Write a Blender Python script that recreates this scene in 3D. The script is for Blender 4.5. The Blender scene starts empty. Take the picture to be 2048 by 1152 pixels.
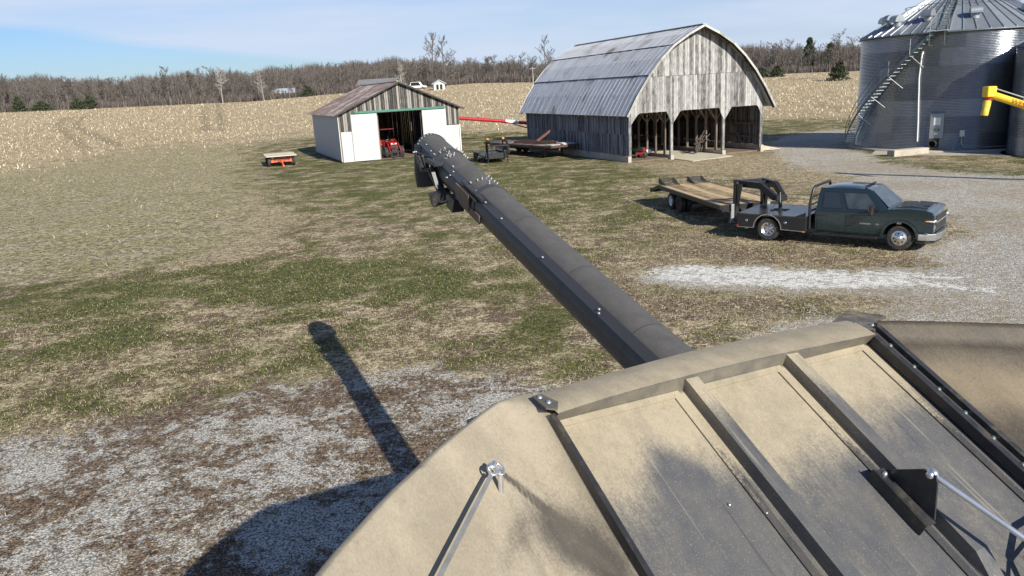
import bpy, math, random
import numpy as np
from mathutils import Vector, Matrix

# ---------------------------------------------------------------- camera, sky, sun, exposure
sc = bpy.context.scene
COL = sc.collection
PI = math.pi
R = math.radians
PITCH, ROLL, EYE = R(14.6), R(3.2), 5.9
cd = bpy.data.cameras.new("camera")
cd.sensor_width = 36.0
cd.lens = 1538.0 / 2048 * 36
cd.clip_start = 0.05
cd.clip_end = 5000
cam = bpy.data.objects.new("camera", cd)
COL.objects.link(cam)
rx = Vector((math.cos(ROLL), -math.sin(ROLL) * math.sin(PITCH), -math.sin(ROLL) * math.cos(PITCH)))
up = Vector((math.sin(ROLL), math.cos(ROLL) * math.sin(PITCH), math.cos(ROLL) * math.cos(PITCH)))
bk = -Vector((0, math.cos(PITCH), -math.sin(PITCH)))
cam.matrix_world = Matrix(((rx.x, up.x, bk.x, 0), (rx.y, up.y, bk.y, 0), (rx.z, up.z, bk.z, EYE), (0, 0, 0, 1)))
sc.camera = cam

SUN_AZ, SUN_EL = R(27), R(29)          # from -Y towards +X, above the horizon
sv = Vector((math.sin(SUN_AZ) * math.cos(SUN_EL), -math.cos(SUN_AZ) * math.cos(SUN_EL), math.sin(SUN_EL)))
ld = bpy.data.lights.new("sun", 'SUN')
ld.energy = 5.0
ld.angle = R(0.5)
ld.color = (1.0, 0.955, 0.86)
lo = bpy.data.objects.new("sun", ld)
lo.rotation_euler = sv.to_track_quat('Z', 'Y').to_euler()
COL.objects.link(lo)

w = bpy.data.worlds.new("World")
sc.world = w
w.use_nodes = True
wt = w.node_tree
wt.nodes.clear()
def wn(t, **k):
    n = wt.nodes.new(t)
    for a, b in k.items():
        setattr(n, a, b)
    return n
sky = wn('ShaderNodeTexSky', sky_type='NISHITA', sun_disc=False, sun_elevation=SUN_EL,
         sun_rotation=PI - SUN_AZ, altitude=150, air_density=1.0, dust_density=0.6, ozone_density=4.5)
tc = wn('ShaderNodeTexCoord')
sep = wn('ShaderNodeSeparateXYZ')
wt.links.new(tc.outputs['Generated'], sep.inputs[0])
def wm(op, a, b=None, c=None, clamp=False):
    n = wn('ShaderNodeMath', operation=op, use_clamp=clamp)
    for i, v in enumerate((a, b, c)):
        if v is None: continue
        if isinstance(v, (int, float)): n.inputs[i].default_value = v
        else: wt.links.new(v, n.inputs[i])
    return n.outputs[0]
# thin cloud sheet: its lower border is a tilted line low over the horizon
mp = wn('ShaderNodeMapping'); mp.inputs['Scale'].default_value = (1.6, 1.6, 14)
mp.inputs['Rotation'].default_value = (0, R(4), 0)
wt.links.new(tc.outputs['Generated'], mp.inputs['Vector'])
cn = wn('ShaderNodeTexNoise'); cn.inputs['Scale'].default_value = 2.2; cn.inputs['Detail'].default_value = 6
wt.links.new(mp.outputs[0], cn.inputs['Vector'])
# border: z = 0.112 + (x+0.54)*-0.135
border = wm('ADD', wm('MULTIPLY', sep.outputs['X'], -0.155), 0.004)
hgt = wm('ADD', wm('SUBTRACT', sep.outputs['Z'], border), wm('MULTIPLY', wm('SUBTRACT', cn.outputs[0], 0.5), 0.02))
cf = wm('MULTIPLY', hgt, 90.0, clamp=True)
streak = wm('ADD', wm('MULTIPLY', wm('SUBTRACT', cn.outputs[0], 0.40), 1.5, clamp=True), 0.55, clamp=True)
cf = wm('MULTIPLY', cf, streak)
lowsky = wm('SUBTRACT', 1.0, wm('MULTIPLY', wm('SUBTRACT', sep.outputs['Z'], 0.22), 2.2, clamp=True), clamp=True)
frontsky = wm('ADD', wm('MULTIPLY', sep.outputs['Y'], 1.0, clamp=True), 0.25, clamp=True)
cf = wm('MULTIPLY', cf, wm('MULTIPLY', lowsky, frontsky))
bg = wn('ShaderNodeBackground'); bg.inputs['Strength'].default_value = 0.068
mixc = wn('ShaderNodeMixRGB'); mixc.inputs['Color2'].default_value = (6.7, 7.7, 9.5, 1)
tint = wn('ShaderNodeMixRGB', blend_type='MULTIPLY'); tint.inputs['Fac'].default_value = 1.0; tint.inputs['Color2'].default_value = (0.89, 0.98, 1.19, 1)
wt.links.new(sky.outputs[0], tint.inputs['Color1'])
wt.links.new(cf, mixc.inputs['Fac']); wt.links.new(tint.outputs[0], mixc.inputs['Color1'])
wt.links.new(mixc.outputs[0], bg.inputs['Color'])
wo = wn('ShaderNodeOutputWorld'); wt.links.new(bg.outputs[0], wo.inputs['Surface'])

sc.view_settings.view_transform = 'Standard'
sc.view_settings.look = 'None'
sc.view_settings.exposure = 0.50
sc.view_settings.gamma = 1.0

# ---------------------------------------------------------------- helpers
rng = random.Random(7)
def tag(o, label=None, cat=None, group=None, kind=None):
    if label: o['label'] = label
    if cat: o['category'] = cat
    if group: o['group'] = group
    if kind: o['kind'] = kind
    return o
def thing(name, loc=(0, 0, 0), rz=0, label=None, cat=None, group=None):
    o = bpy.data.objects.new(name, None)
    o.empty_display_size = 0.3
    o.location = loc; o.rotation_euler = (0, 0, rz)
    COL.objects.link(o)
    return tag(o, label, cat, group)
def copy_tree(o, parent=None):
    c = o.copy(); COL.objects.link(c); c.parent = parent
    for ch in list(o.children): copy_tree(ch, c)
    return c

class MB:
    """collects geometry; build() links it as one mesh object"""
    def __init__(s):
        s.v = []; s.f = []; s.r = []; s.sm = []; s.M = Matrix.Identity(4)
    def add(s, vs, fs, rnd=None, smooth=False):
        b = len(s.v); rnd = rng.random() if rnd is None else rnd
        M = s.M
        s.v.extend([tuple(M @ Vector(p)) for p in vs])
        for f in fs:
            s.f.append(tuple(b + i for i in f)); s.r.append(rnd); s.sm.append(smooth)
        return s
    def box(s, x0, x1, y0, y1, z0, z1, rnd=None, bev=0.0):
        if bev > 0:
            return s.bbox(x0, x1, y0, y1, z0, z1, bev, rnd)
        vs = [(x0, y0, z0), (x1, y0, z0), (x1, y1, z0), (x0, y1, z0), (x0, y0, z1), (x1, y0, z1), (x1, y1, z1), (x0, y1, z1)]
        return s.add(vs, [(0, 3, 2, 1), (4, 5, 6, 7), (0, 1, 5, 4), (1, 2, 6, 5), (2, 3, 7, 6), (3, 0, 4, 7)], rnd)
    def bbox(s, x0, x1, y0, y1, z0, z1, b, rnd=None):
        pts = [(x0 + b, y0), (x1 - b, y0), (x1, y0 + b), (x1, y1 - b), (x1 - b, y1), (x0 + b, y1), (x0, y1 - b), (x0, y0 + b)]
        ins = [(x0 + 2 * b, y0 + b), (x1 - 2 * b, y0 + b), (x1 - b, y0 + 2 * b), (x1 - b, y1 - 2 * b), (x1 - 2 * b, y1 - b), (x0 + 2 * b, y1 - b), (x0 + b, y1 - 2 * b), (x0 + b, y0 + 2 * b)]
        vs = [(x, y, z0) for x, y in ins] + [(x, y, z0 + b) for x, y in pts] + [(x, y, z1 - b) for x, y in pts] + [(x, y, z1) for x, y in ins]
        fs = [tuple(range(7, -1, -1)), tuple(range(24, 32))]
        for k in range(3):
            for i in range(8):
                j = (i + 1) % 8; fs.append((k * 8 + i, k * 8 + j, k * 8 + 8 + j, k * 8 + 8 + i))
        return s.add(vs, fs, rnd)
    def beam(s, p0, p1, w_, h_, rnd=None, upv=(0, 0, 1)):
        p0 = Vector(p0); p1 = Vector(p1); d = (p1 - p0).normalized(); u = Vector(upv)
        if abs(d.dot(u)) > 0.98: u = Vector((0, 1, 0))
        a = d.cross(u).normalized(); c = a.cross(d)
        vs = []
        for p in (p0, p1):
            for i, j in ((-1, -1), (1, -1), (1, 1), (-1, 1)):
                vs.append(p + a * (i * w_ / 2) + c * (j * h_ / 2))
        return s.add(vs, [(0, 3, 2, 1), (4, 5, 6, 7), (0, 1, 5, 4), (1, 2, 6, 5), (2, 3, 7, 6), (3, 0, 4, 7)], rnd)
    def tube(s, path, r, seg=8, caps=True, rnd=None):
        P = [Vector(p) for p in path]; n = len(P)
        rr = r if isinstance(r, (list, tuple)) else [r] * n
        vs = []; a = None
        for i in range(n):
            d = (P[min(i + 1, n - 1)] - P[max(i - 1, 0)]).normalized()
            if a is None:
                a = d.cross(Vector((0, 0, 1)))
                if a.length < 0.05: a = d.cross(Vector((0, 1, 0)))
            a = (a - d * a.dot(d)).normalized(); b = d.cross(a)
            for k in range(seg):
                t = 2 * PI * k / seg; vs.append(P[i] + (a * math.cos(t) + b * math.sin(t)) * rr[i])
        fs = []
        for i in range(n - 1):
            for k in range(seg):
                k2 = (k + 1) % seg; fs.append((i * seg + k, i * seg + k2, (i + 1) * seg + k2, (i + 1) * seg + k))
        s.add(vs, fs, rnd, True)
        if caps:
            b0 = len(s.f); s.add(vs[:seg], [tuple(range(seg - 1, -1, -1))], rnd); s.add(vs[-seg:], [tuple(range(seg))], rnd)
        return s
    def lathe(s, prof, seg=24, axis='Z', c=(0, 0, 0), rnd=None, smooth=True, a0=0, a1=2 * PI):
        full = abs(a1 - a0 - 2 * PI) < 1e-6; m = seg if full else seg + 1
        vs = []
        for (r, h) in prof:
            for k in range(m):
                t = a0 + (a1 - a0) * k / seg
                x, y = r * math.cos(t), r * math.sin(t)
                p = (x, y, h) if axis == 'Z' else ((x, h, y) if axis == 'Y' else (h, x, y))
                vs.append((p[0] + c[0], p[1] + c[1], p[2] + c[2]))
        fs = []
        for i in range(len(prof) - 1):
            for k in range(seg):
                k2 = (k + 1) % m if full else k + 1
                q = (i * m + k, i * m + k2, (i + 1) * m + k2, (i + 1) * m + k)
                fs.append(q if axis != 'Y' else q[::-1])
        return s.add(vs, fs, rnd, smooth)
    def prism(s, poly, y0, y1, axis='Y', rnd=None):
        """extrude a 2D outline: axis Y -> poly is (x,z); axis X -> (y,z); axis Z -> (x,y)"""
        n = len(poly)
        def P(p, h): return (p[0], h, p[1]) if axis == 'Y' else ((h, p[0], p[1]) if axis == 'X' else (p[0], p[1], h))
        vs = [P(p, y0) for p in poly] + [P(p, y1) for p in poly]
        fs = [tuple(range(n)), tuple(range(2 * n - 1, n - 1, -1))]
        for i in range(n):
            j = (i + 1) % n; fs.append((i, n + i, n + j, j))
        return s.add(vs, fs, rnd)
    def ball(s, c, r, seg=8, rnd=None, sz=1.0):
        prof = [(max(1e-4, r * math.sin(PI * i / 6)), -r * sz * math.cos(PI * i / 6)) for i in range(7)]
        return s.lathe(prof, seg, c=c, rnd=rnd)
    def build(s, name, mat, parent=None, fix=True, bevel=0.0):
        me = bpy.data.meshes.new(name)
        me.from_pydata(s.v, [], s.f)
        me.polygons.foreach_set('use_smooth', s.sm)
        at = me.attributes.new('vary', 'FLOAT', 'FACE'); at.data.foreach_set('value', s.r)
        me.materials.append(mat)
        if fix:
            import bmesh
            bm = bmesh.new(); bm.from_mesh(me)
            bmesh.ops.recalc_face_normals(bm, faces=bm.faces); bm.to_mesh(me); bm.free()
        me.update()
        o = bpy.data.objects.new(name, me); COL.objects.link(o)
        if parent is not None: o.parent = parent
        if bevel > 0:
            md = o.modifiers.new('bevel', 'BEVEL'); md.width = bevel; md.segments = 2; md.limit_method = 'ANGLE'; md.angle_limit = R(35)
        return o

def raw_mesh(name, V, F, mat, parent=None, vary=None, smooth=False):
    """fast numpy mesh; F is (n,3) or (n,4)"""
    V = np.asarray(V, np.float32); F = np.asarray(F, np.int32)
    me = bpy.data.meshes.new(name); n, k = F.shape
    me.vertices.add(len(V)); me.vertices.foreach_set('co', V.ravel())
    me.loops.add(n * k); me.loops.foreach_set('vertex_index', F.ravel())
    me.polygons.add(n); me.polygons.foreach_set('loop_start', np.arange(0, n * k, k, dtype=np.int32))
    me.polygons.foreach_set('use_smooth', np.full(n, bool(smooth)))
    me.update(calc_edges=True); me.validate()
    if vary is not None:
        at = me.attributes.new('vary', 'FLOAT', 'FACE'); at.data.foreach_set('value', np.asarray(vary, np.float32))
    me.materials.append(mat)
    o = bpy.data.objects.new(name, me); COL.objects.link(o)
    if parent is not None: o.parent = parent
    return o

# ---------------------------------------------------------------- materials
class NT:
    def __init__(s, name):
        s.m = bpy.data.materials.new(name); s.m.use_nodes = True
        s.t = s.m.node_tree; s.b = s.t.nodes['Principled BSDF']; s.tc = None
    def n(s, t, **k):
        x = s.t.nodes.new(t)
        for a, b in k.items(): setattr(x, a, b)
        return x
    def co(s, scale=(1, 1, 1), kind='Object', rot=(0, 0, 0)):
        if s.tc is None: s.tc = s.n('ShaderNodeTexCoord')
        mp_ = s.n('ShaderNodeMapping'); mp_.inputs['Scale'].default_value = scale; mp_.inputs['Rotation'].default_value = rot
        s.t.links.new(s.tc.outputs[kind], mp_.inputs[0]); return mp_.outputs[0]
    def noise(s, sc_, detail=3, rough=0.55, scale=(1, 1, 1), dist=0.0, rot=(0, 0, 0)):
        x = s.n('ShaderNodeTexNoise'); x.inputs['Scale'].default_value = sc_; x.inputs['Detail'].default_value = detail
        x.inputs['Roughness'].default_value = rough; x.inputs['Distortion'].default_value = dist
        s.t.links.new(s.co(scale, rot=rot), x.inputs['Vector']); return x.outputs[0]
    def voro(s, sc_, scale=(1, 1, 1), out='Distance', feature='F1'):
        x = s.n('ShaderNodeTexVoronoi', feature=feature); x.inputs['Scale'].default_value = sc_
        s.t.links.new(s.co(scale), x.inputs['Vector']); return x.outputs[out]
    def math(s, op, a, b=0.0, clamp=False):
        x = s.n('ShaderNodeMath', operation=op, use_clamp=clamp)
        for i, v in enumerate((a, b)):
            if isinstance(v, (int, float)): x.inputs[i].default_value = v
            else: s.t.links.new(v, x.inputs[i])
        return x.outputs[0]
    def ss(s, a, lo_, hi_):   # smooth threshold
        x = s.n('ShaderNodeMapRange', interpolation_type='SMOOTHSTEP'); s.t.links.new(a, x.inputs[0])
        x.inputs[1].default_value = lo_; x.inputs[2].default_value = hi_; return x.outputs[0]
    def ramp(s, fac, stops):
        x = s.n('ShaderNodeValToRGB'); e = x.color_ramp.elements
        while len(e) < len(stops): e.new(0.5)
        for el, (p, c) in zip(e, stops):
            el.position = p; el.color = (c[0], c[1], c[2], 1)
        s.t.links.new(fac, x.inputs[0]); return x.outputs[0]
    def mix(s, fac, a, b, blend='MIX'):
        x = s.n('ShaderNodeMixRGB', blend_type=blend)
        for i, v in enumerate((fac, a, b)):
            if isinstance(v, (int, float)): x.inputs[i].default_value = v
            elif isinstance(v, (tuple, list)): x.inputs[i].default_value = (v[0], v[1], v[2], 1)
            else: s.t.links.new(v, x.inputs[i])
        return x.outputs[0]
    def attr(s, name, kind='GEOMETRY'):
        x = s.n('ShaderNodeAttribute', attribute_name=name, attribute_type=kind); return x
    def col(s, c):
        if isinstance(c, (tuple, list)): s.b.inputs['Base Color'].default_value = (c[0], c[1], c[2], 1)
        else: s.t.links.new(c, s.b.inputs['Base Color'])
        return s
    def set(s, rough=0.6, metal=0.0, spec=None, coat=None):
        for k, v in (('Roughness', rough), ('Metallic', metal), ('Specular IOR Level', spec), ('Coat Weight', coat)):
            if v is None: continue
            if isinstance(v, (int, float)): s.b.inputs[k].default_value = v
            else: s.t.links.new(v, s.b.inputs[k])
        return s
    def bump(s, h, strength=0.4, dist=0.02):
        x = s.n('ShaderNodeBump'); x.inputs['Strength'].default_value = strength; x.inputs['Distance'].default_value = dist
        s.t.links.new(h, x.inputs['Height']); s.t.links.new(x.outputs[0], s.b.inputs['Normal']); return s

def simple(name, c, rough=0.6, metal=0.0, var=0.25, sc_=6.0, bump=0.0, dirt=None, spec=None, coat=None):
    k = NT(name); nz = k.noise(sc_, 5, 0.6)
    lo_ = tuple(x * (1 - var) for x in c); hi = tuple(min(1, x * (1 + var)) for x in c)
    cc = k.ramp(nz, [(0.3, lo_), (0.7, hi)])
    if dirt: cc = k.mix(k.ss(k.noise(sc_ * 0.5, 6, 0.7), 0.5, 0.72), cc, dirt)
    k.col(cc).set(rough, metal, spec, coat)
    if bump: k.bump(k.noise(sc_ * 6, 4), bump, 0.01)
    return k.m

def wood(name, dark, light, streak=(1, 1, 0.06), sc_=14.0, bias=0.5, rnd=0.5, knots=0.35, rough=0.85):
    k = NT(name)
    a = k.attr('vary').outputs['Fac']
    nz = k.noise(sc_, 5, 0.7, streak); n2 = k.noise(3.0, 4, 0.6, (1, 1, 0.5))
    v = k.math('ADD', k.math('MULTIPLY', nz, 1.1), k.math('MULTIPLY', k.math('SUBTRACT', a, 0.5), rnd))
    v = k.math('ADD', v, k.math('MULTIPLY', k.math('SUBTRACT', n2, 0.5), knots))
    c = k.ramp(v, [(bias - 0.24, dark), (bias, tuple((x + y) / 2 for x, y in zip(dark, light))), (bias + 0.2, light)])
    k.col(c).set(rough); k.bump(nz, 0.6, 0.01); return k.m

MAT = {}
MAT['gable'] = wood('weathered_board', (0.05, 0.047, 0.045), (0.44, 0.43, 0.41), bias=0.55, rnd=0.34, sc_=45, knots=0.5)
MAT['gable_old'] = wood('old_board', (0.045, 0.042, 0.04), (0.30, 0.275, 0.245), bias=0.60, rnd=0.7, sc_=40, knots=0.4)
MAT['sideboard'] = wood('shaded_board', (0.035, 0.037, 0.042), (0.27, 0.28, 0.31), bias=0.56, rnd=0.35)  # side walls' blue skylit shade is put into the board colour
MAT['innerboard'] = wood('inner_board', (0.03, 0.024, 0.02), (0.20, 0.15, 0.11), bias=0.55)
MAT['post'] = wood('post_timber', (0.055, 0.04, 0.03), (0.20, 0.15, 0.115), bias=0.5, sc_=20)
MAT['trim'] = wood('pale_trim', (0.22, 0.21, 0.19), (0.50, 0.48, 0.45), bias=0.5, rnd=0.3)
def roofing(name, base, base2, rust, amount, axis_streak, rough=0.42, metal=0.35):
    k = NT(name); st = k.noise(5.0, 5, 0.65, axis_streak); n2 = k.noise(0.55, 5, 0.6); fine = k.noise(22, 3, 0.6, axis_streak)
    c = k.ramp(st, [(0.35, base), (0.65, base2)])
    rm = k.math('ADD', k.math('MULTIPLY', st, 0.6), k.math('MULTIPLY', n2, 0.75))
    c = k.mix(k.ss(rm, amount, amount + 0.12), c, rust)
    c = k.mix(k.math('MULTIPLY', k.ss(fine, 0.55, 0.75), 0.35), c, tuple(x * 0.45 for x in base))
    a = k.attr('vary').outputs['Fac']
    c = k.mix(k.math('MULTIPLY', a, 0.22), c, tuple(x * 0.62 for x in base2))
    c = k.mix(k.math('MULTIPLY', k.ss(k.noise(1.1, 6, 0.75, axis_streak), 0.48, 0.66), 0.5), c, tuple(x * 0.5 for x in base2))
    k.col(c).set(k.math('ADD', k.math('MULTIPLY', st, 0.3), rough - 0.12), metal); return k.m
MAT['barnroof'] = roofing('barn_roof_tin', (0.36, 0.365, 0.37), (0.66, 0.665, 0.67), (0.14, 0.095, 0.065), 0.72, (0.10, 1, 0.10))
MAT['shedroof'] = roofing('shed_roof_tin', (0.27, 0.24, 0.23), (0.42, 0.39, 0.38), (0.125, 0.066, 0.048), 0.57, (0.25, 1.6, 0.25), 0.6, 0.1)
k = NT('white_siding'); a = k.attr('vary').outputs['Fac']
c = k.ramp(k.noise(1.6, 5, 0.6, (1, 1, 0.25)), [(0.3, (0.47, 0.48, 0.47)), (0.7, (0.56, 0.56, 0.545))])
c = k.mix(k.math('MULTIPLY', a, 0.16), c, (0.24, 0.25, 0.25))
c = k.mix(k.math('MULTIPLY', k.ss(k.noise(7, 5, 0.7, (1, 1, 0.2)), 0.55, 0.8), 0.35), c, (0.42, 0.38, 0.32)); k.col(c).set(0.45, 0.0); MAT['siding'] = k.m
MAT['siding_shade'] = simple('shaded_grey_siding', (0.34, 0.38, 0.43), 0.5, 0.1, 0.06, 1.5)  # grey-blue metal siding, made darker and bluer to hold the wall's shade
MAT['green'] = simple('green_paint', (0.05, 0.17, 0.12), 0.45, 0, 0.2, 4)
MAT['concrete'] = simple('concrete', (0.42, 0.38, 0.31), 0.9, 0, 0.22, 1.4, 0.3, (0.25, 0.21, 0.16))
MAT['slab'] = simple('dusty_slab', (0.50, 0.45, 0.34), 0.9, 0, 0.15, 0.9, 0.2, (0.36, 0.30, 0.22))
MAT['dirtfloor'] = simple('dirt_floor', (0.16, 0.115, 0.08), 0.95, 0, 0.35, 2.5, 0.5)
def galv(name, dark, light, rough=0.34, metal=0.9, sc_=3.0):
    k = NT(name); a = k.attr('vary').outputs['Fac']; sp = k.voro(26, out='Color')
    n_ = k.noise(sc_, 4, 0.6)
    v = k.math('ADD', k.math('MULTIPLY', a, 0.75), k.math('MULTIPLY', n_, 0.35))
    c = k.ramp(v, [(0.15, dark), (0.85, light)])
    k.col(c).set(k.math('ADD', k.math('MULTIPLY', n_, 0.2), rough - 0.1), metal); return k.m
MAT['galv'] = galv('galvanised_wall', (0.21, 0.225, 0.24), (0.36, 0.38, 0.40), 0.22)
MAT['galv_roof'] = galv('galvanised_roof', (0.22, 0.245, 0.27), (0.35, 0.375, 0.40), 0.45, 0.5)
MAT['galv_part'] = galv('galvanised_steel', (0.30, 0.33, 0.34), (0.50, 0.53, 0.54), 0.45, 0.7)
MAT['dark_galv'] = galv('dark_steel', (0.10, 0.12, 0.12), (0.17, 0.19, 0.19), 0.5, 0.5)  # darker galvanised tone for eave flashing and switches
MAT['stair'] = simple('stair_steel', (0.13, 0.16, 0.155), 0.5, 0.4, 0.2, 4)
MAT['tread'] = simple('tread_steel', (0.55, 0.57, 0.56), 0.45, 0.5, 0.2, 6)
MAT['red_paint'] = simple('red_paint', (0.42, 0.022, 0.022), 0.4, 0, 0.2, 4)
MAT['orange'] = simple('faded_orange_paint', (0.72, 0.12, 0.05), 0.55, 0, 0.2, 8, 0, (0.45, 0.16, 0.09))
MAT['yellow'] = simple('yellow_paint', (0.80, 0.55, 0.03), 0.45, 0, 0.12, 3, 0, (0.62, 0.43, 0.06))
MAT['black'] = simple('black_steel', (0.018, 0.018, 0.02), 0.4, 0, 0.3, 5)
MAT['black_dull'] = simple('dull_black', (0.03, 0.029, 0.028), 0.75, 0, 0.4, 6, 0.2, (0.09, 0.07, 0.055))
MAT['rubber'] = simple('tyre_rubber', (0.032, 0.031, 0.03), 0.85, 0, 0.3, 9, 0.2, (0.12, 0.10, 0.08))
MAT['zinc'] = simple('zinc', (0.68, 0.70, 0.72), 0.32, 0.85, 0.15, 9)
MAT['alu'] = simple('bright_wheel', (0.75, 0.75, 0.75), 0.22, 0.9, 0.1, 9)
MAT['chrome'] = simple('chrome', (0.85, 0.86, 0.87), 0.12, 1.0, 0.04, 3)
MAT['white'] = simple('white_paint', (0.78, 0.78, 0.75), 0.5, 0, 0.06, 3)
MAT['amber'] = simple('amber_lens', (0.85, 0.30, 0.03), 0.25, 0, 0.1, 9)
MAT['redlens'] = simple('red_lens', (0.55, 0.02, 0.02), 0.25, 0, 0.1, 9)
MAT['rustmetal'] = simple('rusty_steel', (0.085, 0.045, 0.034), 0.8, 0, 0.4, 6, 0.3, (0.10, 0.07, 0.06))
MAT['oldplank'] = wood('grey_plank', (0.18, 0.14, 0.10), (0.70, 0.60, 0.45), streak=(0.12, 1, 1), bias=0.48, rnd=0.6, sc_=10)
MAT['deck'] = wood('deck_plank', (0.16, 0.105, 0.055), (0.52, 0.38, 0.20), streak=(0.10, 1, 1), bias=0.5, rnd=0.55, sc_=8, knots=0.9)
MAT['ironwork'] = simple('dark_ironwork', (0.07, 0.055, 0.048), 0.7, 0.1, 0.3, 6)
MAT['dull_red'] = simple('dull_red', (0.25, 0.02, 0.02), 0.5, 0, 0.3, 5)

def lettering(text, size, mat, parent, loc, rot, ext=0.002, name='lettering', align='LEFT'):
    cu = bpy.data.curves.new(name, 'FONT'); cu.body = text; cu.size = size; cu.extrude = ext; cu.align_x = align
    cu.materials.append(mat)
    o = bpy.data.objects.new(name + '_curve', cu); COL.objects.link(o); dg_ = bpy.context.evaluated_depsgraph_get(); me = bpy.data.meshes.new_from_object(o.evaluated_get(dg_)); bpy.data.objects.remove(o); o = bpy.data.objects.new(name, me); COL.objects.link(o); o.parent = parent; o.location = loc; o.rotation_euler = rot
    return o

# ---------------------------------------------------------------- terrain
T_AZ = [-180, -60, -32.2, -25.3, -17.5, -10.7, -1.8, 3.6, 10.6, 19.1, 24.1, 33.4, 60, 180]
T_ZC = [6.9, 6.9, 6.84, 6.48, 6.06, 7.12, 7.93, 6.93, 5.8, 5.5, 5.09, 5.31, 5.3, 5.3]
H_AZ = [-180, -60, -31.8, -26.5, -22.0, -18.9, -15.3, -12.6, -9.8, -7.0, -4.2, -1.7, 1.8, 3.6, 10.7, 16.7, 19.0, 20.6, 22.2, 23.7, 33.3, 60, 180]
H_ZT = [20, 20, 21.0, 18.8, 19.1, 20.0, 20.0, 20.8, 22.0, 21.4, 19.5, 18.0, 15.6, 16.0, 17.0, 17.8, 18.0, 15.9, 14.4, 15.3, 14.1, 14, 14]
def terr(x, y):
    x = np.asarray(x, float); y = np.asarray(y, float)
    r_ = np.hypot(x, y); a = np.degrees(np.arctan2(x, y))
    zc = np.interp(a, T_AZ, T_ZC); zt = np.interp(a, H_AZ, H_ZT) - 6.0
    t = np.clip((r_ - 92) / 168, 0, 1) ** 1.15
    t2 = np.clip((r_ - 285) / 95, 0, 1); t2 = t2 * t2 * (3 - 2 * t2)
    return zc * t + np.maximum(zt - zc, -1.0) * t2

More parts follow.
